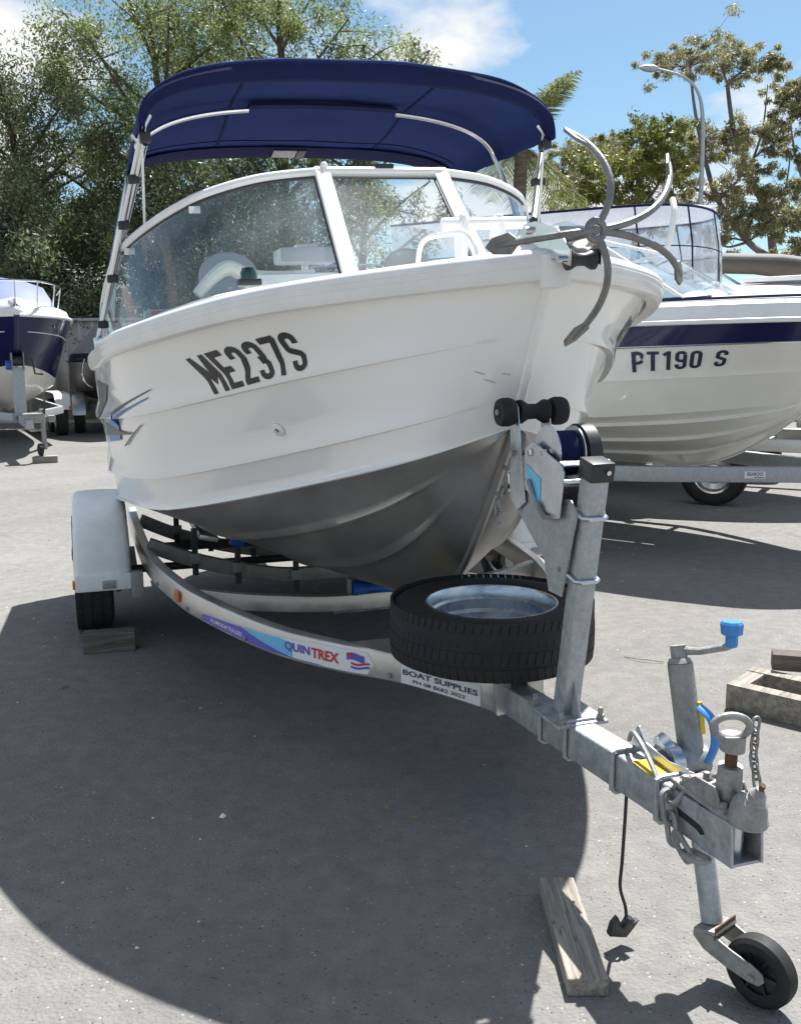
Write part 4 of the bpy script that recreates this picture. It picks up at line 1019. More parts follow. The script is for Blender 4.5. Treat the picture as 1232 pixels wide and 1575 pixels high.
# coupling with handbrake lever, jockey stand, chain, lead
cp = empty('tow_coupling', (0, .025, dz(.02) + .045)); cp.parent = tr; cp.scale = (.88, .9, .9)
mb = MB(); mb.slab([(-.045, .19, .0), (.045, .19, .0), (.045, .02, .0), (.038, -.03, .0), (-.038, -.03, 0), (-.045, .02, 0)], (0, 0, .012)); mb.build('mount_plate', 'galv_dull', cp, bevel=.003)
MB().lathe([(.034, -.040), (.044, -.040), (.046, -.034), (.042, -.028), (.040, -.010), (.036, .006), (.029, .018), (.020, .025), (0, .027)], (0, -.038, .043), (0, -.12, 1), n=30).build('ball_cup', 'galv_dull', cp)
MB().lathe([(.022, -.01), (.022, .008), (.019, .011), (.019, .024), (.012, .030), (.009, .040), (0, .042)], (0, -.054, .058), (0, -.45, 1), n=16).build('latch_cap', 'galv_dull', cp)
MB().tube([(0, -.070, .092), (0, -.076, .106)], .0065, n=10).build('latch_bolt', 'rust', cp)
MB().tube([(0, .035, .01), (0, .030, .105)], [.031, .027], n=18).build('handle_tube', 'galv_dull', cp)
MB().tube([(0, .030, .105), (0, .029, .150)], .014, n=12).build('handle_stem', 'rust', cp)
MB().tube([(0, .028, .143), (0, .026, .178)], [.028, .027], n=16).build('handle_collar', 'galv_dull', cp)
ring = []
for k in range(24):
    a = 2 * math.pi * k / 24; ring.append((-.008 + .039 * math.cos(a), .025 - .013 * math.cos(a), .198 + .026 * math.sin(a)))
MB().tube(ring, .0088, n=10, closed=True).build('handle_ring', 'galv_dull', cp)
mb = MB(); mb.slab([(-.042, .16, .012), (-.042, .10, .055), (-.042, .03, .06), (-.042, .0, .012)], (.006, 0, 0)); mb.build('side_cheek', 'galv_dull', cp, bevel=.001)
mb = MB(); mb.slab([(.036, .16, .012), (.036, .10, .055), (.036, .03, .06), (.036, .0, .012)], (.006, 0, 0)); mb.build('side_cheek', 'galv_dull', cp, bevel=.001)
for a, b in ((-.03, .15), (.03, .15), (-.033, .005), (.033, .005)):
    mb = MB(); mb.lathe([(.014, 0), (.014, .008), (.009, .010), (.008, .02), (0, .022)], (a, b, .012), (0, 0, 1), n=6); mb.build('bolt', 'galv_dull', cp)
# hollow nose of the drawbar: pin seen inside; dark sheets paint its shaded depth and the near-side slot
MB().tube([(0, .028, dz(.03) - .040), (0, .028, dz(.03) + .044)], .017, n=12).build('nose_pin', 'galv_bright', tr)
for x in (-.034, .034):
    MB().box((x * 1.03, .045, dz(.045)), (.006, .112, .09), Matrix.Rotation(-math.atan(.075), 3, 'X')).build('nose_cheek', 'galvanised', tr, bevel=.002)
MB().box((0, .045, dz(.045) - .042), (.062, .11, .006), Matrix.Rotation(-math.atan(.075), 3, 'X')).build('nose_floor', 'galvanised', tr)
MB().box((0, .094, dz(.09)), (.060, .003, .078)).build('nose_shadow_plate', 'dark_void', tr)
MB().slab([(-.0384, .17, dz(.17) + .012), (-.0384, .085, dz(.09) + .004), (-.0384, .072, dz(.08) - .008), (-.0384, .085, dz(.09) - .016), (-.0384, .10, dz(.1) - .010), (-.0384, .16, dz(.16) - .004)], (.001, 0, 0)).build('lever_slot', 'dark_void', tr)
# handbrake ratchet lever plate lying along the drawbar
hb = empty('handbrake', (.012, .30, dz(.3) + .047)); hb.parent = tr
MB().slab([(.0, .13, .0), (.0, .11, .055), (.0, .10, .06), (.0, .07, .03), (.0, -.02, .022), (.0, -.09, .035), (.0, -.10, .0)], (.006, 0, 0)).build('ratchet_plate', 'galv_bright', hb, bevel=.001)
MB().tube(bez([(-.012, .12, .02), (-.02, .09, .05), (-.03, .02, .03), (-.045, -.05, .0)], 5), .006, n=8).build('brake_rod', 'galv_dull', hb)
MB().tube([(.03, .05, .02), (.05, .05, .03)], .03, n=18).build('cable_drum', 'galv_bright', hb)
MB().tube(bez([(.10, -.03, .01), (.105, -.045, .06), (.105, -.03, .11), (.095, .005, .13)], 5), [.012] * 16, n=10, sx=.5).build('brake_grip', 'blue_plastic', hb)
MB().cbox((-.012, .30, dz(.3) + .0465), (.05, .10, .002), .0008).build('warning_sticker', 'sticker_yellow', tr)
# jockey stand
jk = empty('jockey_stand', (.115, 0, 0)); jk.parent = tr
ja, jb = V(0, .395, .70), V(0, .225, .11); jd = (jb - ja).normalized()
MB().tube([ja, ja.lerp(jb, .40)], .030, n=22).build('outer_tube', 'galv_dull', jk, bevel=.003)
MB().tube([ja.lerp(jb, .40), ja.lerp(jb, .96)], .0245, n=20).build('inner_tube', 'galvanised', jk)
MB().tube([ja, ja - jd * .012], [.030, .024], n=20).tube([ja - jd * .012, ja - jd * .042], .019, n=18).build('screw_head', 'galv_dull', jk)
cr0 = ja - jd * .03
MB().tube([cr0, cr0 + V(.03, -.04, .006), cr0 + V(.065, -.09, .028), cr0 + V(.072, -.098, .034)], [.011, .0085, .0085, .008], n=10).build('crank_arm', 'galv_dull', jk)
ce = cr0 + V(.072, -.098, .034)
MB().lathe([(.012, -.004), (.014, .004), (.014, .022), (.024, .026), (.026, .05), (.022, .056), (0, .057)], ce, (0, .05, 1), n=8).build('crank_knob', 'blue_plastic', jk)
MB().cbox(ja.lerp(jb, .2) + V(.022, -.022, 0), (.014, .014, .075), .003, Matrix.Rotation(R(-13), 3, 'X')).build('sticker', 'sticker_yellow', jk)
# pivot socket and swing bracket
sk = ja.lerp(jb, .37)
MB().tube([sk + V(-.075, 0, 0), sk + V(.03, 0, 0)], .036, n=22).build('pivot_socket', 'galv_dull', jk)
MB().tube([sk + V(-.075, .005, 0), sk + V(-.045, .005, 0)], .050, n=24).build('pivot_flange', 'galv_bright', jk)
MB().tube([sk + V(.0, -.06, -.03), sk + V(.0, -.02, -.06), sk + V(0, 0, -.10)], .03, n=16).build('pivot_horn', 'galv_dull', jk)
MB().lathe([(.008, 0), (.008, .006), (0, .007)], ja.lerp(jb, .62) + V(-.020, -.010, 0), (-.9, -.5, 0), n=14).build('stop_pin', 'brass', jk)
# fork and wheel, swung a little to the side
fk = empty('castor', (0, .225, 0), (0, 0, R(22))); fk.parent = jk
wc = V(-.004, -.120, .079)
for x in (-.044, .034):
    pts = [V(0, q_[0] - .225, q_[1]) for q_ in ((.250, .125), (.195, .130), (.155, .118), (.105, .108), (.082, .098), (.076, .082), (.088, .068), (.112, .066), (.17, .074), (.222, .088), (.25, .11))]
    MB().slab([V(x, q.y, q.z) for q in pts], (.005, 0, 0)).build('fork_plate', 'galv_dull', fk, bevel=.001)
MB().cbox(V(-.003, -.005, .132), (.083, .06, .008), .002, Matrix.Rotation(R(-13), 3, 'X')).build('fork_crown', 'galv_dull', fk)
MB().cbox(V(-.003, -.030, .137), (.083, .004, .03), .001).build('fork_rim', 'rust', fk)
MB().lathe([(.046, -.020), (.055, -.024), (.068, -.024), (.077, -.017), (.079, 0), (.077, .017), (.068, .024), (.055, .024), (.046, .020)], wc, (1, 0, 0), n=36, closed=True).build('wheel_tyre', 'rubber', fk)
MB().lathe([(.0, -.028), (.018, -.028), (.018, -.012), (.048, -.012), (.048, .012), (.018, .012), (.018, .028), (0, .028)], wc, (1, 0, 0), n=28).build('wheel_hub', 'black_plastic', fk)
for k in range(6):
    a = k * math.pi / 3; MB().box(wc + V(-.016, .034 * math.cos(a), .034 * math.sin(a)), (.006, .03, .006), Matrix.Rotation(a, 3, 'X')).build('hub_rib', 'black_plastic', fk)
MB().tube([wc + V(-.046, 0, 0), wc + V(.045, 0, 0)], .008, n=10).build('wheel_pin', 'galv_dull', fk)
# safety chain looped round the drawbar nose
chain([(.02, .14, dz(.14) + .07), (-.02, .17, dz(.17) + .062), (-.052, .18, dz(.18) + .02), (-.054, .16, dz(.16) - .035), (-.056, .11, dz(.11) - .06), (-.054, .055, dz(.05) - .055)], tr, L=.034, w=.016, r=.0062)
chain([(.05, .045, .70), (.052, .05, .62), (.05, .03, .565)], tr, L=.016, w=.008, r=.003)
# trailer plug on its lead
lead = bez([(-.015, .40, dz(.4) - .046), (-.02, .395, .33), (-.026, .392, .22), (-.024, .40, .15), (-.020, .382, .11), (-.018, .378, .082)], 6)
MB().tube(lead, .0042, n=8).build('trailer_lead', 'cable_black', tr)
pg = empty('trailer_plug', (-.018, .378, .062), (R(12), R(24), R(10))); pg.parent = tr
MB().cbox((0, 0, .006), (.022, .018, .03), .003).build('cord_grip', 'black_plastic', pg)
MB().slab([(-.040, 0, -.008), (-.034, 0, .014), (-.012, 0, -.004), (.012, 0, -.006), (.036, 0, .016), (.032, 0, -.014), (.026, 0, -.036), (-.030, 0, -.040)], (0, .016, 0)).build('plug_body', 'black_plastic', pg, bevel=.002)

# ------------------------------------------------------------------ spare wheel on the drawbar
spr = empty('spare_wheel', B0 + SV * 1.235 + V(0, 0, .478)); tag(spr, 'black spare tyre with bare galvanised rim lying flat on the drawbar', 'spare wheel')
mb = MB(); mb.lathe(tyre_prof(.322, .185, .202), (0, 0, .093), (0, 0, 1), n=72, closed=True); tread(mb, (0, 0, .093), (0, 0, 1), .3205, .185, 78); mb.build('tyre', 'rubber', spr, smooth=30)
MB().lathe([(.212, .168), (.210, .176), (.204, .176), (.199, .166), (.196, .140), (.188, .132), (.187, .100), (.176, .090), (.175, .058), (.160, .040), (.10, .034), (.08, .042), (.05, .042), (.033, .036)], (0, 0, 0), (0, 0, 1), n=64, caps=False).build('rim', 'galv_bright', spr)
MB().lathe([(.212, .014), (.205, .010), (.196, .02), (.176, .05)], (0, 0, 0), (0, 0, 1), n=48, caps=False).build('rim_back', 'galv_bright', spr)

# ------------------------------------------------------------------ timber
def timber(name, label, loc, rz, size, m='timber', rx=0.0, ch=.004, seed=0):
    r_ = random.Random(seed); b = bmesh.new(); bmesh.ops.create_cube(b, size=1)
    for v in b.verts: v.co = V(v.co.x * size[0], v.co.y * size[1], v.co.z * size[2] )
    bmesh.ops.subdivide_edges(b, edges=[e for e in b.edges if abs((e.verts[0].co - e.verts[1].co).y) > .01], cuts=6)
    for v in b.verts: v.co += V(r_.uniform(-1, 1), 0, r_.uniform(-1, 1)) * .0006
    b.normal_update(); me = bpy.data.meshes.new(name); b.to_mesh(me); b.free(); me.materials.append(MATS[m])
    o = bpy.data.objects.new(name, me); COL.objects.link(o); o.location = (loc[0], loc[1], loc[2] + size[2] / 2); o.rotation_euler = (rx, 0, rz)
    md = o.modifiers.new('bevel', 'BEVEL'); md.width = ch; md.segments = 2; md.limit_method = 'ANGLE'
    return tag(o, label, 'timber')
timber('timber_offcut', 'weathered timber offcut lying on the asphalt beside the jockey wheel', (.41, 2.10, 0), R(0.5), (.092, .415, .045), seed=2)
timber('timber_chock', 'short grey timber block set against the white fendered wheel', (-1.44, 4.46, 0), R(104), (.10, .245, .095), 'timber_dark', seed=3)
def crate():
    r = empty('timber_crate', (1.57, 3.58, 0), (0, 0, R(-42))); tag(r, 'open wooden box frame of grey boards on the asphalt at the right', 'crate')
    h = .105
    for y in (-.11, .11): MB().cbox((0, y, h / 2), (.44, .065, h), .004).build('side_board', 'timber', r)
    for x in (-.185, .185): MB().cbox((x, 0, h / 2 - .001), (.068, .153, h - .004), .004).build('end_board', 'timber', r)
    MB().cbox((0, 0, .02), (.30, .15, .03), .003).build('base_board', 'timber_dark', r)
crate()
timber('timber_offcut', 'short weathered log of split timber resting across the wooden box frame', (1.74, 3.76, .106), R(72), (.085, .36, .07), 'timber_dark', seed=9)
# loose bits on the ground: chips, dry leaves, a twig
def litter():
    rnd = random.Random(11); mb = MB()
    for i in range(260):
        x = rnd.uniform(-3.2, 3.5); y = rnd.uniform(1.6, 9) ; r = rnd.uniform(.002, .0055) * (1 + y * .06)
        a = rnd.uniform(0, 6.3); vs = [(x + r * rnd.uniform(.6, 1.2) * math.cos(a + k * 1.257), y + r * rnd.uniform(.6, 1.2) * math.sin(a + k * 1.257), .0005) for k in range(5)]
        mb.add(vs + [(x, y, r * .8)], [(k, (k + 1) % 5, 5) for k in range(5)])
    o = mb.build('gravel_chips', 'pale_chip', smooth=0, weld=False); tag(o, 'small pale stone chips scattered over the asphalt', 'gravel', kind='stuff')
    mb = MB()
    for i in range(90):
        x = rnd.uniform(-7, 6); y = rnd.uniform(2, 16); L = rnd.uniform(.012, .035); a = rnd.uniform(0, 6.3); w = L * .22
        d = V(math.cos(a), math.sin(a), 0); n = V(-d.y, d.x, 0); c = V(x, y, .003)
        mb.add([c - d * L, c + n * w + V(0, 0, .006), c + d * L + V(0, 0, .004), c - n * w], [(0, 1, 2, 3)])
    o = mb.build('dry_leaves', 'dry_leaf', smooth=0, weld=False); tag(o, 'dry fallen leaves scattered over the yard', 'leaves', kind='stuff')
litter()
tw = MB().tube(bez([(1.06, 4.28, .004), (1.10, 4.23, .01), (1.16, 4.20, .012), (1.22, 4.19, .006)], 5), .0022, n=6).build('twig', 'timber'); tag(tw, 'thin pale twig on the asphalt behind the jockey stand', 'twig')
ch = MB().add([(-.575, 2.735, .001), (-.56, 2.73, .001), (-.553, 2.745, .001), (-.56, 2.757, .001), (-.572, 2.752, .001), (-.565, 2.745, .012)], [(k, (k + 1) % 5, 5) for k in range(5)]).build('paper_scrap', 'sticker_white', smooth=0); tag(ch, 'small white scrap of paper lying in the boat shadow', 'litter')

# ================================================================== NEIGHBOUR BOATS
class Hull:
    """lofted hull; bow at y=0 pointing to -y, starboard = -x"""
    def __init__(s, U, sheer, chine, keel, kb=.45, ka=-.3):
        s.U, s.S, s.C, s.K = U, sheer, chine, keel; s.GU = [0, .15, .35, .6, 1]; s.GK = [.2, kb, kb * .4, ka, ka]
    def top(s, u, t):
        u = np.atleast_1d(np.array(u, float)); t = np.full_like(u, t)
        A = interp(s.U, s.S, u); C = interp(s.U, s.C, u); k = np.interp(u, s.GU, s.GK)
        g = np.where(k > 0, t ** (1 + np.maximum(k, 0)), 1 - (1 - t) ** (1 - np.minimum(k, 0) * 2))
        P = C + (A - C) * t[:, None]; P[:, 0] = C[:, 0] + (A[:, 0] - C[:, 0]) * g; return P
    def pt(s, u, t, side=-1, out=.004):
        p = s.top(u, t)[0]; return (side * (p[0] + out), p[1], p[2])
    def band(s, t0, t1, name, m, parent, n=6, lap=(), out=0.0):
        u = np.linspace(0, 1, 56); ts = sorted(set(list(np.linspace(t0, t1, n)) + [x for k in lap for x in (k - .001, k + .001, k + .03)]))
        for side in (-1, 1):
            G = []
            for t in ts:
                P = s.top(u, t); o = out + sum(.014 * (1 - sstep(k, k + .06, np.array([t]))[0]) if t > k else 0 for k in lap)
                G.append([(side * (p[0] + o), p[1], p[2]) for p in P])
            MB().grid(G, flip=side > 0).build(name, m, parent, smooth=25)
    def bottom(s, name, m, parent, strakes=()):
        u = np.linspace(0, 1, 50); ws_ = sorted(set(list(np.linspace(0, 1, 9)) + [x for k in strakes for x in (k - .012, k, k + .03, k + .031)]))
        for side in (-1, 1):
            G = []
            for uu in u:
                C = s.top(uu, 0)[0]; K = interp(s.U, s.K, uu)[0]; row = []
                for w in ws_:
                    p = C * (1 - w) + K * w; bl = math.sin(math.pi * w) * .03; p = p + np.array([bl * .6, 0, -bl * .5])
                    for k in strakes:
                        if k - .001 <= w <= k + .0301: p = p + np.array([.018, 0, -.018]) * (1 if w < k + .02 else .7) * sstep(.02, .15, np.array([uu]))[0]
                    row.append((side * p[0], p[1], p[2]))
                G.append(row)
            MB().grid(G, flip=side < 0).build(name, m, parent, smooth=22)
    def transom(s, m, parent):
        tp = [s.pt(1, t, -1, 0) for t in np.linspace(1, 0, 7)]; K = interp(s.U, s.K, 1.0)[0]; tp.append((-.001, K[1], K[2]))
        tp = tp + [(-a, b, c) for a, b, c in reversed(tp)]
        MB().slab(tp, (0, .02, 0)).build('transom', m, parent, smooth=0)
    def stem(s, ms, parent, r=.03):
        for t0, t1, m in ms:
            MB().tube([(0, q[1] + r * .35, q[2]) for q in [s.top(0.0, t)[0] for t in np.linspace(t0, t1, 8)]], r, n=10).build('stem', m, parent)
        k = interp(s.U, s.K, np.linspace(0, .4, 20)); MB().tube([(0, q[1], q[2] + r * .3) for q in k], r * .7, n=8).build('keel', ms[0][2], parent)
    def sheer_path(s, side, u0=0, u1=1, n=50, dx=0, dz=0):
        return [(side * max(p[0] + dx, .003), p[1], p[2] + dz) for p in interp(s.U, s.S, np.linspace(u0, u1, n))]
    def deck(s, u0, u1, m, parent, rise=.15, inset=.14, camber=.08, name='deck'):
        G = []
        for u in np.linspace(u0, u1, 26):
            p = interp(s.U, s.S, u)[0]; e = p[0]; i = max(e - inset, e * .2)
            row = [(-e, p[1], p[2]), (-(e + i) / 2 - .02, p[1] + .01, p[2] + rise * .75), (-i, p[1] + .02, p[2] + rise)]
            row += [(k * i, p[1] + .03, p[2] + rise + camber * (1 - k * k)) for k in (-.6, -.2, .2, .6)]
            row += [(i, p[1] + .02, p[2] + rise), ((e + i) / 2 + .02, p[1] + .01, p[2] + rise * .75), (e, p[1], p[2])]
            G.append(row)
        MB().grid(G).build(name, m, parent, smooth=40)

# --- runabout lettered PT190S on the right
rb = empty('runabout_boat', (3.35, 6.25, 0), (0, 0, R(53)))
tag(rb, 'white runabout with a navy side stripe, lettered PT190 S, on its trailer', 'boat')
UU = [0, .08, .18, .32, .5, .75, 1]
h2 = Hull(UU, [(.02, .0, 1.64), (.45, .15, 1.635), (.80, .48, 1.63), (.95, .95, 1.625), (1.0, 1.6, 1.62), (1.02, 2.9, 1.61), (1.0, 4.3, 1.60)],
          [(.015, .48, 1.15), (.29, .60, 1.10), (.50, .80, 1.07), (.72, 1.2, 1.03), (.88, 1.9, .98), (.94, 2.9, .95), (.92, 4.2, .94)],
          [(.01, .50, 1.14), (.012, .72, .94), (.012, .98, .75), (.012, 1.35, .60), (.012, 2.0, .58), (.012, 2.9, .58), (.012, 4.2, .58)])
h2.band(0, .755, 'topside', 'white_gel', rb, n=9, lap=(.40,))
h2.band(.76, 1.0, 'side_stripe', 'navy_gel', rb, n=5, out=.004)
h2.bottom('bottom', 'white_gel', rb, strakes=(.12, .40, .68)); h2.transom('white_gel', rb); h2.stem(((0, .755, 'white_gel'), (.76, 1, 'navy_gel')), rb)
for side in (-1, 1):
    MB().tube(h2.sheer_path(side, dx=.006), .016, n=8).build('rub_rail', 'white_trim', rb)
    MB().tube([(side * (p[0] + .006), p[1], p[2]) for p in h2.top(np.linspace(0, 1, 50), .757)], .006, n=6).build('stripe_bead', 'stainless', rb)
h2.deck(.01, .48, 'white_trim', rb, rise=.14, inset=.12, camber=.07)
for side in (-1, 1):
    G = []
    for u in np.linspace(.47, 1, 14):
        p = interp(UU, h2.S, u)[0]; G.append([(side * p[0], p[1], p[2]), (side * (p[0] - .10), p[1], p[2] + .14), (side * (p[0] - .2), p[1], p[2] + .14), (side * (p[0] - .22), p[1], 1.1)])
    MB().grid(G, flip=side < 0).build('coaming', 'white_trim', rb)
    MB().tube(h2.sheer_path(side, .12, .9, dx=-.13, dz=.152), .010, n=6).build('deck_bead', 'navy_gel', rb)
MB().box((0, 3.2, 1.15), (1.6, 2.0, .04)).build('cockpit_floor', 'carpet_grey', rb)
def fn_pt(a, b):
    u = .442 - .160 * a + .016 * b * (1 - a); return h2.pt(u, .49 + .22 * b + .025 * a - .045 * a * b, -1, .006 if b < .999 else .006)
ptx = stroke_text('PT190 S', fn_pt, 'registration_number', 'lettering_navy', rb, gap=.11)
wsr = empty('windscreen'); wsr.parent = rb
for side in (-1, 1):
    bs = [V(side * .55, 1.14, 1.805), V(side * .72, 1.26, 1.79), V(side * .85, 2.0, 1.77), V(side * .88, 2.8, 1.76)]
    tp_ = [V(side * .55, 1.87, 2.21), V(side * .70, 1.92, 2.21), V(side * .78, 2.3, 2.19), V(side * .84, 2.9, 1.95)]
    b1, t1 = bez(bs, 5), bez(tp_, 5)
    MB().grid([[tuple(a.lerp(c, k)) for k in (0, .33, .66, 1)] for a, c in zip(b1, t1)]).build('pane', 'windscreen_glass', wsr)
    MB().tube(t1, .014, n=8).build('frame_top', 'white_trim', wsr); MB().tube(b1, .012, n=8).build('frame_base', 'black_plastic', wsr)
    MB().tube([b1[5], t1[5]], .013, n=8).build('corner_post', 'white_trim', wsr)
MB().grid([[(-.55, 1.14, 1.805), (.55, 1.14, 1.805)], [(-.55, 1.87, 2.21), (.55, 1.87, 2.21)]]).build('pane', 'windscreen_glass', wsr, smooth=0)
MB().tube([(-.55, 1.87, 2.21), (.55, 1.87, 2.21)], .014, n=8).build('frame_top', 'white_trim', wsr)
MB().cbox((-.50, .36, 1.80), (.03, .14, .03), .01).build('cleat', 'white_trim', rb)

t2 = empty('runabout_trailer', (3.35, 6.25, 0), (0, 0, R(53))); tag(t2, 'galvanised boat trailer under the runabout with the navy stripe', 'trailer')
for side in (-1, 1):
    MB().sweep(bez([(side * .86, 4.2, .58), (side * .86, 2.2, .585), (side * .80, 1.55, .595), (side * .26, .56, .60), (side * .05, .15, .60), (side * .04, -1.0, .60)], 5), rrect(.06, .108, .006)).build('side_rail', 'galvanised', t2, smooth=30)
    road_wheel(t2, (side * 1.05, 2.9, .305), (side, 0, 0), rimm='galv_bright')
    MB().cbox((side * 1.05, 2.9, .66), (.24, .8, .03), .012).build('mudguard', 'white_plastic', t2)
MB().tube([(-1, 2.9, .305), (1, 2.9, .305)], .025, n=8).build('axle', 'galv_dull', t2)
for s_ in (1.75, 2.6, 3.9): MB().box((0, s_, .545), (1.60, .05, .05)).build('cross_member', 'galvanised', t2)
_rb = bez([(-.86, 4.2, .58), (-.86, 2.2, .585), (-.80, 1.55, .595), (-.26, .56, .60), (-.05, .15, .60), (-.04, -1.0, .60)], 5); r0_, r1_ = _rb[13], _rb[14]; rd = (r1_ - r0_).normalized(); rn = V(-rd.y * -1, rd.x * -1, 0).normalized(); rn = rn if rn.x < 0 else -rn
def plate(a, b, out): return r0_.lerp(r1_, .5) + rd * (a - .5) * .14 + rn * (.031 + out) + V(0, 0, (b - .5) * .048)
MB().grid([[plate(a, b, .001) for a in (0, 1)] for b in (0, 1)]).build('maker_plate', 'sticker_white', t2, smooth=0)
text_on('SEAROO', lambda a, b: plate(.12 + .76 * a, .38 + .5 * b, .002), 'plate_lettering', 'sticker_ink', t2, bold=.02)
MB().grid([[plate(a, b, .002) for a in (.45, .95)] for b in (.10, .2)]).build('plate_rule', 'sticker_ink', t2, smooth=0)

# --- cruiser with clear curtains behind it
cr = empty('cabin_boat', (4.75, 9.0, 0), (0, 0, R(60))); tag(cr, 'white cabin boat with clear curtains under a navy trimmed top, behind the runabout', 'boat')
h3 = Hull(UU, [(.02, .0, 1.86), (.46, .3, 1.84), (.84, .85, 1.82), (1.08, 1.6, 1.80), (1.16, 2.6, 1.78), (1.17, 4.2, 1.76), (1.12, 6.0, 1.76)],
          [(.015, .55, 1.2), (.28, .8, 1.14), (.55, 1.2, 1.07), (.86, 1.9, .98), (1.03, 2.8, .93), (1.06, 4.3, .90), (1.03, 5.9, .90)],
          [(.01, .58, 1.19), (.012, .9, .92), (.012, 1.25, .72), (.012, 1.9, .62), (.012, 2.8, .6), (.012, 4.3, .6), (.012, 5.9, .6)])
h3.band(0, .8, 'topside', 'navy_gel', cr); h3.band(.805, 1, 'upper_band', 'white_trim', cr, n=4); h3.bottom('bottom', 'white_gel', cr); h3.transom('white_gel', cr); h3.stem(((0, .8, 'navy_gel'), (.8, 1, 'white_trim')), cr)
h3.deck(.01, 1.0, 'white_trim', cr, rise=.20, inset=.2, camber=.1)
# cabin hump
G = []
for y, z, w in ((1.3, 2.02, .5), (1.7, 2.12, .72), (2.2, 2.20, .82), (2.6, 2.22, .84)):
    G.append([(-w - .06, y, 1.96), (-w, y, z - .04), (-w * .5, y, z + .02), (w * .5, y, z + .02), (w, y, z - .04), (w + .06, y, 1.96)])
MB().grid(G).build('cabin_top', 'white_trim', cr)
# curtains: rounded enclosure
enc = empty('curtain_enclosure', (0, 0, .10)); enc.parent = cr
plan = bez([(-.92, 5.0, 0), (-.93, 3.6, 0), (-.90, 2.6, 0), (-.80, 2.05, 0), (-.5, 1.78, 0), (0, 1.70, 0), (.5, 1.78, 0), (.80, 2.05, 0), (.90, 2.6, 0), (.93, 3.6, 0), (.92, 5.0, 0)], 4)
def zlo(p): return 2.10 + 0 * p.y
npl = len(plan)
cuts = [0, 5, 10, 15, 20, 25, 30, 35, 40]
for a, b in zip(cuts[:-1], cuts[1:]):
    MB().grid([[(p.x, p.y, 2.02) for p in plan[a:b + 1]], [(p.x * .99, p.y + .02, 2.4) for p in plan[a:b + 1]], [(p.x * .95, p.y + .08, 2.74) for p in plan[a:b + 1]]]).build('clear_panel', 'clear_vinyl', enc)
    p = plan[b]; MB().tube([(p.x, p.y, 2.02), (p.x * .99, p.y + .02, 2.4), (p.x * .95, p.y + .08, 2.74)], .009, n=6, sx=1).build('panel_seam', 'navy_hem', enc)
MB().tube([(p.x * .95, p.y + .08, 2.75) for p in plan], .013, n=8).build('top_trim', 'navy_hem', enc)
MB().tube([(p.x * .99, p.y + .02, 2.36) for p in plan], .006, n=6).build('mid_zip', 'navy_hem', enc)
MB().grid([[(k * p.x * .95, p.y + .08, 2.755 + .05 * (1 - k * k)) for k in (1, .6, .2, 0)] for p in plan[:21]]).build('top_cloth', 'white_cloth', enc)
MB().grid([[(k * p.x * .95, p.y + .08, 2.755 + .05 * (1 - k * k)) for k in (1, .6, .2, 0)] for p in plan[20:]]).build('top_cloth', 'white_cloth', enc)
MB().tube(bez([(-.95, 2.2, 2.0), (-.97, 2.0, 2.30), (-.93, 1.95, 2.62), (-.80, 2.0, 2.78)], 5), [.03] * 16, n=8).build('arch_frame', 'white_trim', enc)
# bow platform on a short post
pf = empty('bow_platform', (-.35, .95, 2.10)); pf.parent = cr
MB().slab([(-.17, -.42, .0), (.17, -.42, 0), (.12, .45, .0), (-.12, .45, 0)], (0, 0, .045)).build('plank', 'white_trim', pf, bevel=.01)
MB().slab([(0, -.30, 0), (0, .25, 0), (0, .02, -.13), (0, -.06, -.13)], (.05, 0, 0)).build('web', 'white_trim', pf)
MB().tube([(.02, -.02, -.22), (.02, -.02, 0)], .03, n=10).build('post', 'white_trim', pf)
t3 = empty('cabin_boat_trailer', (4.75, 9.0, 0), (0, 0, R(60))); tag(t3, 'silver trailer with black tyres under the cabin boat with clear curtains', 'trailer')
for side in (-1, 1):
    MB().sweep([(side * .7, 5.6, .56), (side * .7, .6, .56), (side * .08, -.8, .56)], rrect(.07, .12, .006)).build('side_rail', 'alloy_beam', t3)
    road_wheel(t3, (side * 1.0, 1.45, .30), (side, 0, 0), rimm='stainless'); road_wheel(t3, (side * 1.0, 3.9, .30), (side, 0, 0), rimm='stainless')
MB().box((0, 1.2, .50), (1.3, .08, .08)).build('cross_member', 'alloy_beam', t3); MB().box((0, 4, .50), (1.3, .08, .08)).build('cross_member', 'alloy_beam', t3)
MB().cbox((-.6, .55, .78), (.14, .5, .10), .02).build('bunk', 'alloy_beam', t3)

# --- boat under a beige cover with a grey bimini, far right
bc = empty('covered_boat', (6.85, 12.4, 0), (0, 0, R(80))); tag(bc, 'boat under a beige cover with a grey bimini at the right edge', 'boat')
h4 = Hull(UU, [(.02, .0, 1.80), (.42, .3, 1.79), (.76, .8, 1.77), (.98, 1.5, 1.75), (1.06, 2.5, 1.74), (1.07, 4.0, 1.73), (1.03, 5.6, 1.73)],
          [(.015, .5, 1.2), (.26, .72, 1.14), (.5, 1.1, 1.07), (.78, 1.75, .98), (.95, 2.6, .93), (.98, 4.0, .90), (.95, 5.4, .90)],
          [(.01, .52, 1.19), (.012, .8, .92), (.012, 1.15, .72), (.012, 1.75, .62), (.012, 2.6, .6), (.012, 4.0, .6), (.012, 5.4, .6)])
h4.band(0, 1, 'topside', 'white_gel', bc); h4.bottom('bottom', 'white_gel', bc); h4.transom('white_gel', bc); h4.stem(((0, 1, 'white_gel'),), bc)
h4.deck(.005, 1, 'beige_tarp', bc, rise=.30, inset=.55, camber=.16, name='cover')
bm4 = empty('bimini_top'); bm4.parent = bc
MB().grid([[(x, y, z) for x, z in arch(1.0, zt, zt - .12)] for y, zt in ((1.3, 2.50), (1.36, 2.56), (2.0, 2.66), (2.9, 2.70), (3.0, 2.66))]).build('canopy', 'grey_canvas', bm4, smooth=60, solid=.02)
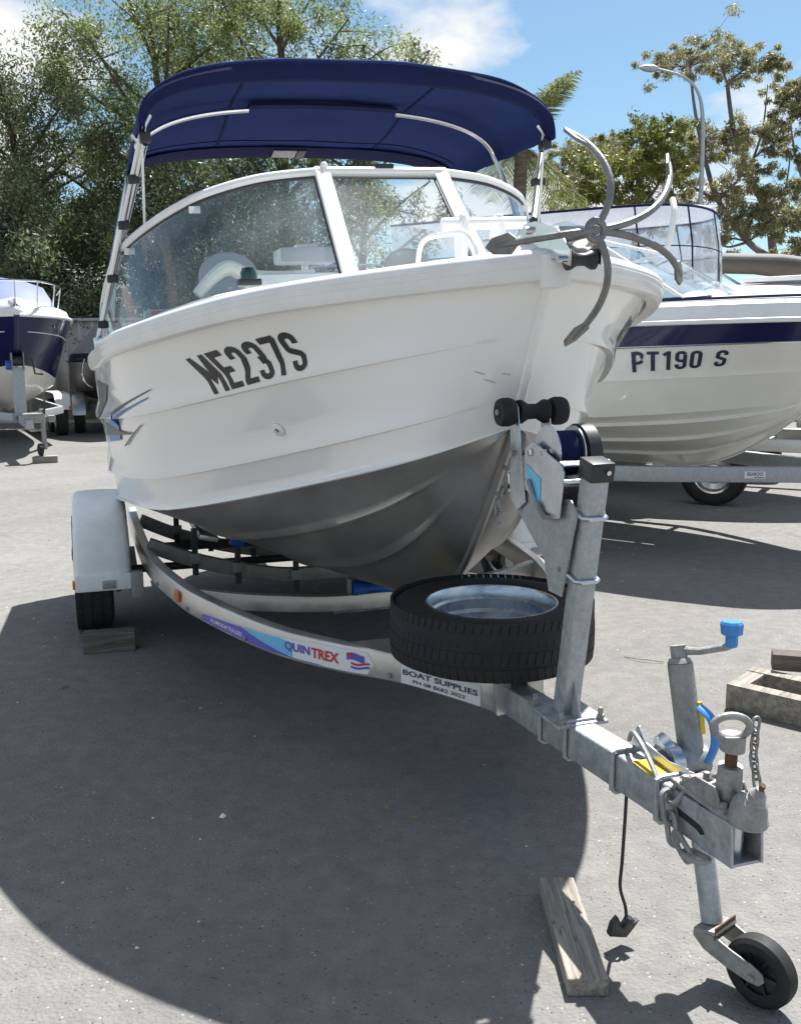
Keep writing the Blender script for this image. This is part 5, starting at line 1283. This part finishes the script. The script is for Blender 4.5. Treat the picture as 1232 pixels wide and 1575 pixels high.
for sx in (-1, 1):
    MB().tube([(sx * .98, 1.9, 1.9), (sx * .98, 1.4, 2.40)], .015, n=8).tube([(sx * .98, 1.9, 1.9), (sx * .98, 2.8, 2.44)], .015, n=8).build('tube', 'alloy_tube', bm4)

# --- navy cruiser on the left
nv = empty('cruiser_boat', (-5.40, 13.52, 0), (0, 0, R(27))); tag(nv, 'navy and white cruiser with bow rail and blue cover, at the left edge', 'boat')
h5 = Hull(UU, [(.03, .0, 2.04), (.46, .20, 2.03), (.82, .70, 2.02), (1.02, 1.5, 2.0), (1.08, 2.6, 1.97), (1.08, 4.5, 1.94), (1.04, 6.6, 1.94)],
          [(.015, .62, 1.26), (.24, .85, 1.21), (.45, 1.25, 1.14), (.70, 2.0, 1.02), (.86, 3.0, .96), (.90, 4.6, .94), (.88, 6.5, .94)],
          [(.01, .64, 1.25), (.012, .95, .98), (.012, 1.35, .74), (.012, 2.1, .62), (.012, 3.0, .6), (.012, 4.6, .6), (.012, 6.5, .6)], kb=.35)
h5.band(0.12, 1, 'topside', 'navy_gel', nv, n=8); h5.band(0, .118, 'lower_band', 'white_gel', nv, n=3); h5.bottom('bottom', 'white_gel', nv); h5.transom('white_gel', nv); h5.stem(((0, .12, 'white_gel'), (.12, 1, 'navy_gel')), nv, .04)
for side in (-1, 1):
    MB().tube(h5.sheer_path(side, dx=.01, dz=.005), .025, n=8).build('rub_rail', 'white_trim', nv)
    MB().tube([(side * (p[0] + .004), p[1], p[2]) for p in h5.top(np.linspace(.03, .5, 30), .72)], .007, n=6).build('pin_stripe', 'sticker_white', nv)
    MB().cbox(h5.pt(.13, .84, side, .008), (.012, .08, .03), .003).build('hull_vent', 'stainless', nv)
h5.deck(.01, 1, 'white_trim', nv, rise=.16, inset=.14, camber=.10)
G = []
for y, z, w in ((1.2, 2.22, .5), (1.7, 2.30, .68), (2.4, 2.34, .78)): G.append([(-w - .05, y, 2.12), (-w, y, z), (w, y, z), (w + .05, y, 2.12)])
MB().grid(G).build('cabin_top', 'white_trim', nv, bevel=.02)
G = []
for y, z, w in ((1.75, 2.28, .86), (2.1, 2.48, .92), (2.6, 2.70, .86), (3.2, 2.76, .80), (5.8, 2.62, .86), (6.4, 2.1, 1.0)):
    G.append([(-.93, y, 2.12), (-w * .86, y, z - .10), (-w * .5, y, z), (0, y, z + .05), (w * .5, y, z), (w * .86, y, z - .10), (.93, y, 2.12)])
MB().grid(G).build('boat_cover', 'blue_tarp', nv, smooth=25)
MB().ball((0, .13, 2.09), .14, 10, (1.0, 1.0, .75)).build('bow_cap', 'white_trim', nv)
rail = bez([(-.90, 2.1, 2.46), (-.84, 1.2, 2.50), (-.66, .55, 2.51), (-.35, .12, 2.52), (0, .0, 2.52), (.35, .12, 2.52), (.66, .55, 2.51), (.84, 1.2, 2.50), (.90, 2.1, 2.46)], 5)
MB().tube(rail, .014, n=8).build('bow_rail', 'stainless', nv)
for i in (4, 10, 15, 20, 25, 30, 36):
    p = rail[i]; MB().tube([p, V(p.x * .92, p.y + .05, 2.10)], .011, n=6).build('stanchion', 'stainless', nv)
nv.scale = (.92, 1, 1)
nt = empty('cruiser_trailer', (-5.40, 13.52, 0), (0, 0, R(27))); tag(nt, 'galvanised trailer with winch post under the navy cruiser', 'trailer')
for side in (-1, 1):
    MB().sweep([(side * .8, 6.2, .58), (side * .8, 2.2, .58), (side * .1, .35, .58)], rrect(.06, .12, .006)).build('side_rail', 'galvanised', nt)
    for s_ in (4.2, 5.1): road_wheel(nt, (side * 1.02, s_, .33), (side, 0, 0), R_=.33, w=.21)
    arc = [(3.72, .5), (3.74, .68), (3.85, .78), (4.2, .80), (5.1, .80), (5.46, .78), (5.57, .68), (5.6, .5)]
    MB().sweep([(side * 1.02, a, b) for a, b in arc], rectprof(.27, .012), up=(0, .2, 1)).build('mudguard', 'white_plastic', nt)
    MB().slab([(side * 1.155, a, b) for a, b in arc], (side * .006, 0, 0)).build('guard_skirt', 'white_plastic', nt)
    MB().cbox((side * 1.02, 3.715, .60), (.25, .012, .20), .004).build('guard_front', 'white_plastic', nt)
    MB().cbox((side * 1.15, 3.70, .54), (.05, .03, .05), .005).build('marker_lamp', 'red_lens', nt)
MB().sweep([(0, .9, .56), (0, -.75, .54)], rrect(.10, .12, .008)).build('drawbar', 'galvanised', nt)
MB().sweep([(0, .42, .60), (0, .40, 1.30)], rrect(.16, .12, .008), up=(0, 1, 0)).build('winch_post', 'galvanised', nt)
wz_ = empty('winch', (0, .40, 1.34)); wz_.parent = nt
MB().cbox((-.08, 0, .05), (.012, .2, .26), .003).build('side_plate', 'galv_dull', wz_); MB().cbox((.08, 0, .05), (.012, .2, .26), .003).build('side_plate', 'galv_dull', wz_)
MB().tube([(-.08, 0, .06), (.08, 0, .06)], .075, n=18).build('drum', 'black_plastic', wz_)
MB().tube([(.08, 0, .08), (.20, 0, .08), (.23, -.02, -.13), (.34, -.02, -.14)], .014, n=8).build('crank', 'black_steel', wz_)
MB().tube([(-.16, .02, .0), (-.08, .02, .0)], .07, n=16).build('bow_stop', 'blue_roller', wz_)
MB().tube([(.17, -.66, .74), (.19, -.63, .18)], .032, n=12).build('jockey_tube', 'galv_dull', nt)
MB().lathe([(.0, -.03), (.06, -.03), (.085, -.02), (.085, .02), (.06, .03), (0, .03)], (.12, -.70, .185), (1, .2, 0), n=22).build('jockey_wheel', 'rubber', nt)
MB().cbox((.06, -.66, .62), (.30, .16, .14), .04).build('coupling', 'galv_dull', nt); MB().tube([(.20, -.7, .66), (.21, -.71, .86)], .014, n=8).build('brake_lever', 'black_plastic', nt)
MB().cbox((.30, -.58, .60), (.10, .12, .10), .03).build('actuator', 'galv_dull', nt)
timber('timber_chock', 'timber block under the jockey wheel of the navy cruiser', (-4.93, 12.97, 0), R(110), (.16, .33, .095), 'timber', seed=6)

# --- boat under a black cover next to it
kb_ = empty('black_covered_boat', (-4.95, 16.9, 0), (0, 0, R(18))); tag(kb_, 'small boat under a black cover, half hidden left of the boat lettered ME237S', 'boat')
h6 = Hull(UU, [(.02, .0, 1.46), (.36, .22, 1.45), (.66, .7, 1.43), (.84, 1.3, 1.42), (.92, 2.2, 1.41), (.93, 3.4, 1.40), (.9, 4.6, 1.4)],
          [(.015, .45, .98), (.22, .65, .92), (.42, 1.0, .86), (.66, 1.6, .80), (.8, 2.3, .76), (.82, 3.4, .74), (.8, 4.5, .74)],
          [(.01, .46, .97), (.012, .7, .76), (.012, 1.0, .6), (.012, 1.6, .52), (.012, 2.3, .5), (.012, 3.4, .5), (.012, 4.5, .5)])
h6.band(0, 1, 'topside', 'black_steel', kb_); h6.bottom('bottom', 'black_steel', kb_); h6.transom('black_steel', kb_); h6.stem(((0, 1, 'black_steel'),), kb_)
G = []
for y, z, w in ((-.05, 1.55, .1), (.5, 1.75, .55), (1.2, 1.98, .80), (2.0, 2.12, .88), (4.6, 1.85, .88)): G.append([(-w - .06, y, 1.36), (-w, y, 1.52), (-w * .4, y, z), (w * .4, y, z), (w, y, 1.52), (w + .06, y, 1.36)])
MB().grid(G).build('boat_cover', 'black_tarp', kb_, smooth=20)
MB().tube(bez([(-.62, .55, 1.42), (-.68, .5, 1.2), (-.62, .55, .98), (-.5, .75, .9)], 4), .018, n=8).build('side_rail', 'alloy_tube', kb_)
MB().tube([(.35, .0, 1.20), (.36, .0, 1.62)], .075, n=14).build('fender_buoy', 'white_plastic', kb_)
kt = empty('black_boat_trailer', (-4.95, 16.9, 0), (0, 0, R(18))); tag(kt, 'trailer with alloy wheels under the black covered boat', 'trailer')
for side in (-1, 1):
    MB().sweep([(side * .6, 4.4, .48), (side * .6, 1.6, .48), (side * .05, -.6, .48)], rrect(.05, .10, .006)).build('side_rail', 'galvanised', kt)
    road_wheel(kt, (side * .78, 1.75, .33), (side, 0, 0), R_=.33, w=.2, rimm='stainless')
    MB().sweep([(side * .78, 1.75 - .42 * math.cos(a), .36 + .42 * math.sin(a)) for a in np.linspace(0, math.pi, 14)], rectprof(.24, .012), up=(side, 0, .01) if False else (0, 0, 1)).build('mudguard', 'alloy_beam', kt)
# grey meter boxes on the fence
for z, x, w, h_ in ((.95, -6.55, .24, .30), (.62, -6.62, .42, .26)):
    pass
mbx = empty('meter_box', (-6.45, 20.72, 0)); tag(mbx, 'pair of small grey metal boxes fixed to the beige fence', 'box')
MB().cbox((.03, 0, .98), (.24, .16, .34), .01).build('upper_box', 'galv_dull', mbx); MB().cbox((-.08, 0, .66), (.46, .16, .28), .01).build('lower_box', 'galv_dull', mbx)

# ================================================================== TREES, PALM, LAMP
def leaf_cloud(name, mtl, parent, C, rad, n, L, w, seed, droop=.35, flat=1.0, rnd_bias=None):
    """n leaf quads scattered round each centre in C (k,3); rad per centre"""
    g = np.random.default_rng(seed); C = np.asarray(C, float); rad = np.broadcast_to(np.asarray(rad, float), (len(C),))
    idx = np.repeat(np.arange(len(C)), n); N = len(idx)
    d = g.normal(size=(N, 3)); d /= np.linalg.norm(d, axis=1)[:, None]
    r = g.random(N) ** .55
    P = C[idx] + d * (r * rad[idx])[:, None] * np.array([1, 1, flat])
    ax = g.normal(size=(N, 3)); ax[:, 2] -= droop * 2; ax /= np.linalg.norm(ax, axis=1)[:, None]
    up = g.normal(size=(N, 3)); sd_ = np.cross(ax, up); sd_ /= np.linalg.norm(sd_, axis=1)[:, None] + 1e-9
    ln = L * g.uniform(.6, 1.3, N)[:, None]; wd = w * g.uniform(.7, 1.3, N)[:, None]
    v = np.empty((N, 4, 3)); v[:, 0] = P; v[:, 1] = P + ax * ln * .45 + sd_ * wd; v[:, 2] = P + ax * ln; v[:, 3] = P + ax * ln * .45 - sd_ * wd
    me = bpy.data.meshes.new(name); me.vertices.add(N * 4); me.vertices.foreach_set('co', v.reshape(-1).astype(np.float32))
    me.loops.add(N * 4); me.loops.foreach_set('vertex_index', np.arange(N * 4, dtype=np.int32))
    me.polygons.add(N); me.polygons.foreach_set('loop_start', np.arange(0, N * 4, 4, dtype=np.int32)); me.polygons.foreach_set('loop_total', np.full(N, 4, dtype=np.int32))
    me.update(); me.validate()
    a = me.attributes.new('rnd', 'FLOAT', 'FACE')
    cl = g.random(len(C)); val = np.clip(.6 * g.random(N) + .4 * cl[idx], 0, 1)
    a.data.foreach_set('value', val.astype(np.float32))
    me.materials.append(MATS[mtl]); o = bpy.data.objects.new(name, me); COL.objects.link(o); o.parent = parent
    return o
def limb(mb, a, b, r0, r1, rnd, bend=.12, n=6):
    a, b = V(a), V(b); L = (b - a).length; m = a.lerp(b, .5) + V(rnd.uniform(-1, 1), rnd.uniform(-1, 1), rnd.uniform(-.2, 1)) * L * bend
    P = qbez(a, m, b, 6); mb.tube(P, [r0 + (r1 - r0) * i / 6 for i in range(7)], n=n, caps=False); return P
def tree(name, label, base, H, R_, zc0, seed, mtl='leaf_olive', bark='bark', n_limb=12, n_twig=6, leaves=170, L=.125, w=.018, clump=.60, lean=(0, 0), trunk_r=.2, group=None, droop=.35, top_r=.6):
    rnd = random.Random(seed); root = empty(name, base); tag(root, label, 'tree', group)
    mb = MB(); top = V(lean[0], lean[1], H * .92); P = bez([V(0, 0, -.1), V(lean[0] * .2 + rnd.uniform(-.2, .2), lean[1] * .2, H * .3), V(lean[0] * .6 + rnd.uniform(-.3, .3), lean[1] * .6, H * .62), top], 6)
    n = len(P); mb.tube(P, [trunk_r * (1 - .85 * i / (n - 1)) for i in range(n)], n=9, caps=False)
    cents = []; rads = []
    for i in range(n_limb):
        f = (i + rnd.random()) / n_limb; z = zc0 + (H - zc0) * f * .97
        k = min(n - 2, int(n * max(.12, (z - H * .12) / H))); st_ = P[k]
        rr = R_ * math.sin(math.pi * min(.97, .18 + .72 * f)) ** .6 * rnd.uniform(.65, 1.08); an = i * 2.4 + rnd.uniform(-.5, .5)
        e = V(st_.x + rr * math.cos(an), st_.y + rr * math.sin(an) * .85, z + rnd.uniform(-.1, .5))
        Q = limb(mb, st_, e, trunk_r * .42 * (1 - .5 * f), .018, rnd)
        for j in range(n_twig):
            q = Q[rnd.randint(2, 6)]; t = q + V(rnd.uniform(-1, 1), rnd.uniform(-1, 1), rnd.uniform(-.55, .75)) * rnd.uniform(.35, 1.0) * R_ * .36
            limb(mb, q, t, .022, .006, rnd, n=4); cents.append(tuple(t)); rads.append(clump * rnd.uniform(.55, 1.2))
    mb.build('trunk', bark, root, smooth=60, weld=False)
    leaf_cloud('crown', mtl, root, cents, rads, leaves, L, w, seed, droop)
    return root
BG = 'tall trees behind the back fence'
tree('casuarina_tree', 'tall dense tree behind the fence at the far left', (-9.6, 24.2, 0), 8.9, 3.1, 2.0, 1, 'leaf_dark', n_limb=26, n_twig=9, leaves=280, group=BG, trunk_r=.22)
tree('casuarina_tree', 'broad olive tree rising behind the left pole of the navy bimini', (-6.3, 25.4, 0), 11.2, 3.7, 2.2, 2, 'leaf_olive', n_limb=30, n_twig=9, leaves=280, group=BG, trunk_r=.26)
tree('casuarina_tree', 'olive tree with a forked trunk seen above and below the navy bimini', (-2.9, 25.0, 0), 11.4, 3.3, 2.2, 3, 'leaf_olive', n_limb=26, n_twig=8, leaves=270, group=BG, trunk_r=.24)
tree('casuarina_tree', 'thinner tree reaching right above the navy bimini', (-1.1, 26.0, 0), 9.6, 2.7, 2.6, 4, 'leaf_dark', n_limb=17, n_twig=6, leaves=230, clump=.5, group=BG, lean=(.9, 0), trunk_r=.17)
tree('casuarina_tree', 'dark leafy tree low behind the windscreen', (-4.6, 23.0, 0), 5.8, 2.5, 1.2, 5, 'leaf_dark', n_limb=18, n_twig=8, leaves=270, group=BG, trunk_r=.15)
tree('casuarina_tree', 'dark bushy tree low at the left edge behind the fence', (-8.2, 22.6, 0), 5.4, 2.4, 1.0, 6, 'leaf_dark', n_limb=18, n_twig=8, leaves=270, group=BG, trunk_r=.15)

# gum trees on the right, limbs and foliage clumps set where they stand (metres)
def gum(name, label, base, trunk, limbs, clumps, mtl, seed, leaves=260, L=.12, w=.02, tr_=.16, group=None, bark='gum_bark', flat=.65):
    rnd = random.Random(seed); root = empty(name, base); tag(root, label, 'tree', group); mb = MB(); b = V(base)
    T = bez([V(q) - b for q in trunk], 6); n = len(T); mb.tube(T, [tr_ * (1 - .65 * i / (n - 1)) for i in range(n)], n=9, caps=False)
    for pth, r in limbs:
        Q = bez([V(q) - b for q in pth], 5); mb.tube(Q, [r * (1 - .7 * i / (len(Q) - 1)) for i in range(len(Q))], n=6, caps=False)
    C, Rd = [], []; allp = list(T) + [V(q) - b for pth, _ in limbs for q in pth]
    for q, r in clumps:
        c = V(q) - b; near = min(allp[2:], key=lambda p: (p - c).length + max(0, p.z - c.z) * 2)
        Q = limb(mb, near, c, .035, .012, rnd, bend=.10, n=5)
        for k in range(26):
            e = c + V(rnd.gauss(0, .80), rnd.gauss(0, .80), rnd.gauss(0, .42)) * r; limb(mb, Q[rnd.randint(2, 6)], e, .011, .003, rnd, n=3); C.append(tuple(e)); Rd.append(r * rnd.uniform(.16, .40))
    mb.build('trunk', bark, root, smooth=60, weld=False)
    leaf_cloud('crown', mtl, root, C, Rd, leaves // 5, L, w, seed, .55, .8)
    return root
_p, _r = R(9.43), R(-.43)
def PX(x, y, Y):
    """point at depth Y seen at photo position x, y - used once to lay the tree limbs out in metres"""
    fw = V(0, math.cos(_p), -math.sin(_p)); up = V(0, math.sin(_p), math.cos(_p)); rt = V(1, 0, 0)
    Rr = rt * math.cos(_r) + up * math.sin(_r); Uu = up * math.cos(_r) - rt * math.sin(_r)
    d = fw * 1440 + Rr * (x - 616) + Uu * (787.5 - y); return V(0, 0, CAM_H) + d * (Y / d.y)
def G3(x, y, Y): q = PX(x, y, Y); return (q.x, q.y, q.z)
rg = random.Random(21)
def cl(lst, Y, dY=1.6): return [(G3(x, y, Y + rg.uniform(-dY, dY)), r / 1440 * Y) for x, y, r in lst]
bx = G3(1196, 470, 27)
gum('gum_tree', 'tall open gum tree with forked trunk behind the street lamp', (bx[0], 27, 0), [(bx[0], 27, 0), G3(1196, 430, 27), G3(1188, 385, 27), G3(1180, 330, 27.2), G3(1150, 265, 27.4), G3(1128, 200, 27.5), G3(1118, 130, 27.5)],
    [([G3(1190, 400, 27), G3(1150, 372, 26.8), G3(1105, 310, 26.5), G3(1085, 250, 26.4), G3(1070, 180, 26.3), G3(1062, 120, 26.2)], .10), ([G3(1182, 350, 27), G3(1205, 300, 27.5), G3(1215, 240, 27.8)], .06),
     ([G3(1105, 310, 26.5), G3(1060, 285, 26), G3(1030, 265, 25.8)], .05), ([G3(1150, 265, 27.4), G3(1172, 200, 27.8), G3(1180, 130, 28)], .05), ([G3(1150, 372, 26.8), G3(1120, 380, 26.4), G3(1105, 372, 26.2)], .045)],
    cl([(1062, 92, 34), (1095, 84, 28), (1035, 98, 22), (1150, 104, 32), (1182, 100, 20), (1078, 215, 36), (1118, 215, 34), (1146, 205, 28), (1056, 246, 28), (1150, 262, 30), (1112, 296, 34), (1168, 312, 34), (1106, 366, 26), (1140, 338, 24), (1030, 262, 26), (1200, 215, 24), (1205, 290, 26), (1195, 345, 24)], 27), 'leaf_gum', 31, leaves=560, tr_=.15, L=.10, w=.016)
bx = G3(1262, 470, 24)
gum('gum_tree', 'gum tree leaning in at the right edge', (bx[0], 24, 0), [(bx[0], 24, 0), G3(1262, 400, 24), G3(1255, 280, 24), G3(1240, 170, 24)], [([G3(1258, 320, 24), G3(1228, 260, 24), G3(1215, 190, 24)], .05)],
    cl([(1222, 150, 24), (1230, 175, 22), (1240, 130, 24), (1228, 330, 22), (1236, 380, 22), (1240, 240, 20)], 24, .6), 'leaf_gum', 32, tr_=.12, leaves=460, L=.10, w=.016)
bx = G3(975, 470, 25)
gum('lime_tree', 'bright lime green bushy tree behind the anchor', (bx[0], 25, 0), [(bx[0], 25, 0), G3(975, 420, 25), G3(980, 330, 25), G3(985, 250, 25), G3(1000, 205, 25)],
    [([G3(978, 360, 25), G3(940, 300, 24.8), G3(915, 265, 24.6)], .06), ([G3(980, 330, 25), G3(1020, 270, 25.2), G3(1035, 220, 25.3)], .05)],
    cl([(1000, 205, 30), (1030, 200, 24), (970, 222, 34), (1010, 235, 36), (948, 250, 34), (985, 262, 36), (920, 262, 28), (955, 290, 34), (1000, 296, 34), (925, 300, 28), (1030, 255, 26), (900, 290, 24), (965, 330, 30), (895, 330, 24)], 25, 1.2), 'leaf_lime', 33, leaves=250, L=.11, w=.024, tr_=.15, flat=.85)
bx = G3(900, 470, 29)
gum('gum_tree', 'brown thin gum tree between the palm and the lime tree', (bx[0], 29, 0), [(bx[0], 29, 0), G3(900, 380, 29), G3(890, 280, 29), G3(880, 225, 29)], [([G3(895, 330, 29), G3(930, 270, 29), G3(945, 225, 29)], .05), ([G3(893, 300, 29), G3(860, 265, 29), G3(845, 250, 29)], .05), ([G3(1000, 330, 29), G3(1020, 300, 29), G3(1035, 240, 29)], .04)],
    cl([(885, 235, 26), (925, 235, 26), (860, 262, 26), (905, 280, 28), (945, 225, 24), (870, 310, 26), (1045, 300, 24), (1050, 335, 26)], 29), 'leaf_gum', 34, tr_=.12, leaves=420, L=.11, w=.017)

def palm(base, crown, label):
    rnd = random.Random(8); b = V(base); c = V(crown) - b; root = empty('palm_tree', base); tag(root, label, 'palm tree')
    MB().tube(bez([V(0, 0, 0), V(.05, 0, c.z * .5), c], 10), [.17 - .04 * i / 20 + .008 * (i % 2) for i in range(21)], n=12).build('trunk', 'palm_bark', root)
    for k in range(21):
        an = k * 2.39996 + .4; el = R(-20 + 95 * ((k * 8) % 21) / 20); Lf = rnd.uniform(1.7, 2.3)
        d = V(math.cos(an) * math.cos(el), math.sin(an) * math.cos(el), math.sin(el))
        P = [c + d * Lf * t + V(.35 * t * t, 0, -1.15 * t * t * math.cos(el) * .9) for t in [i / 12 for i in range(13)]]
        mb = MB(); mb.tube(P, [.022 - .0015 * i for i in range(13)], n=5)
        for i in range(1, 13):
            for q in (0, .33, .66):
                p = P[i - 1].lerp(P[i], q); t = (P[i] - P[i - 1]).normalized(); sdv = t.cross(V(0, 0, 1)).normalized(); up = sdv.cross(t)
                ll = .74 * math.sin(math.pi * min(.97, .12 + (i + q) / 13 * .86)) ** .7
                for s_ in (-1, 1):
                    tip = p + sdv * s_ * ll * .72 + t * ll * .55 - V(0, 0, .35 * ll) + up * rnd.uniform(-.05, .10); wv = t * .017
                    m_ = p.lerp(tip, .5) + up * .05
                    mb.add([p - wv, p + wv, m_ + wv, tip, m_ - wv], [(0, 1, 2, 4), (4, 2, 3)])
        o = mb.build('frond', 'leaf_palm', root, smooth=0, weld=False)
        a = o.data.attributes.new('rnd', 'FLOAT', 'FACE'); a.data.foreach_set('value', np.random.default_rng(k).random(len(o.data.polygons)).astype(np.float32))
pb_ = G3(793, 470, 21); pc_ = G3(806, 224, 21)
palm((pb_[0], 21.4, 0), (pc_[0], 21.4, pc_[2] * 1.01), 'feathery palm standing behind the right end of the navy bimini')

def lamp():
    p0 = PX(1076, 330, 23); root = empty('street_lamp', (p0.x, 23, 0)); tag(root, 'grey street lamp with a curved arm above the boats', 'street lamp')
    o = V(p0.x, 23, 0); pts = [V(0, 0, 0), V(0, 0, 3.5), PX(1079, 260, 23) - o, PX(1080, 180, 23) - o, PX(1072, 140, 23) - o, PX(1050, 118, 23) - o, PX(1012, 106, 23) - o]
    P = bez(pts, 6); MB().tube(P, [.065 - .042 * i / (len(P) - 1) for i in range(len(P))], n=10).build('pole', 'lamp_steel', root)
    h = PX(1012, 106, 23) - o; e = PX(982, 104, 23) - o
    MB().tube([h, h.lerp(e, .3), h.lerp(e, .7), e], [.04, .085, .075, .02], n=12, sx=1.3).build('lamp_head', 'lamp_steel', root)
lamp()
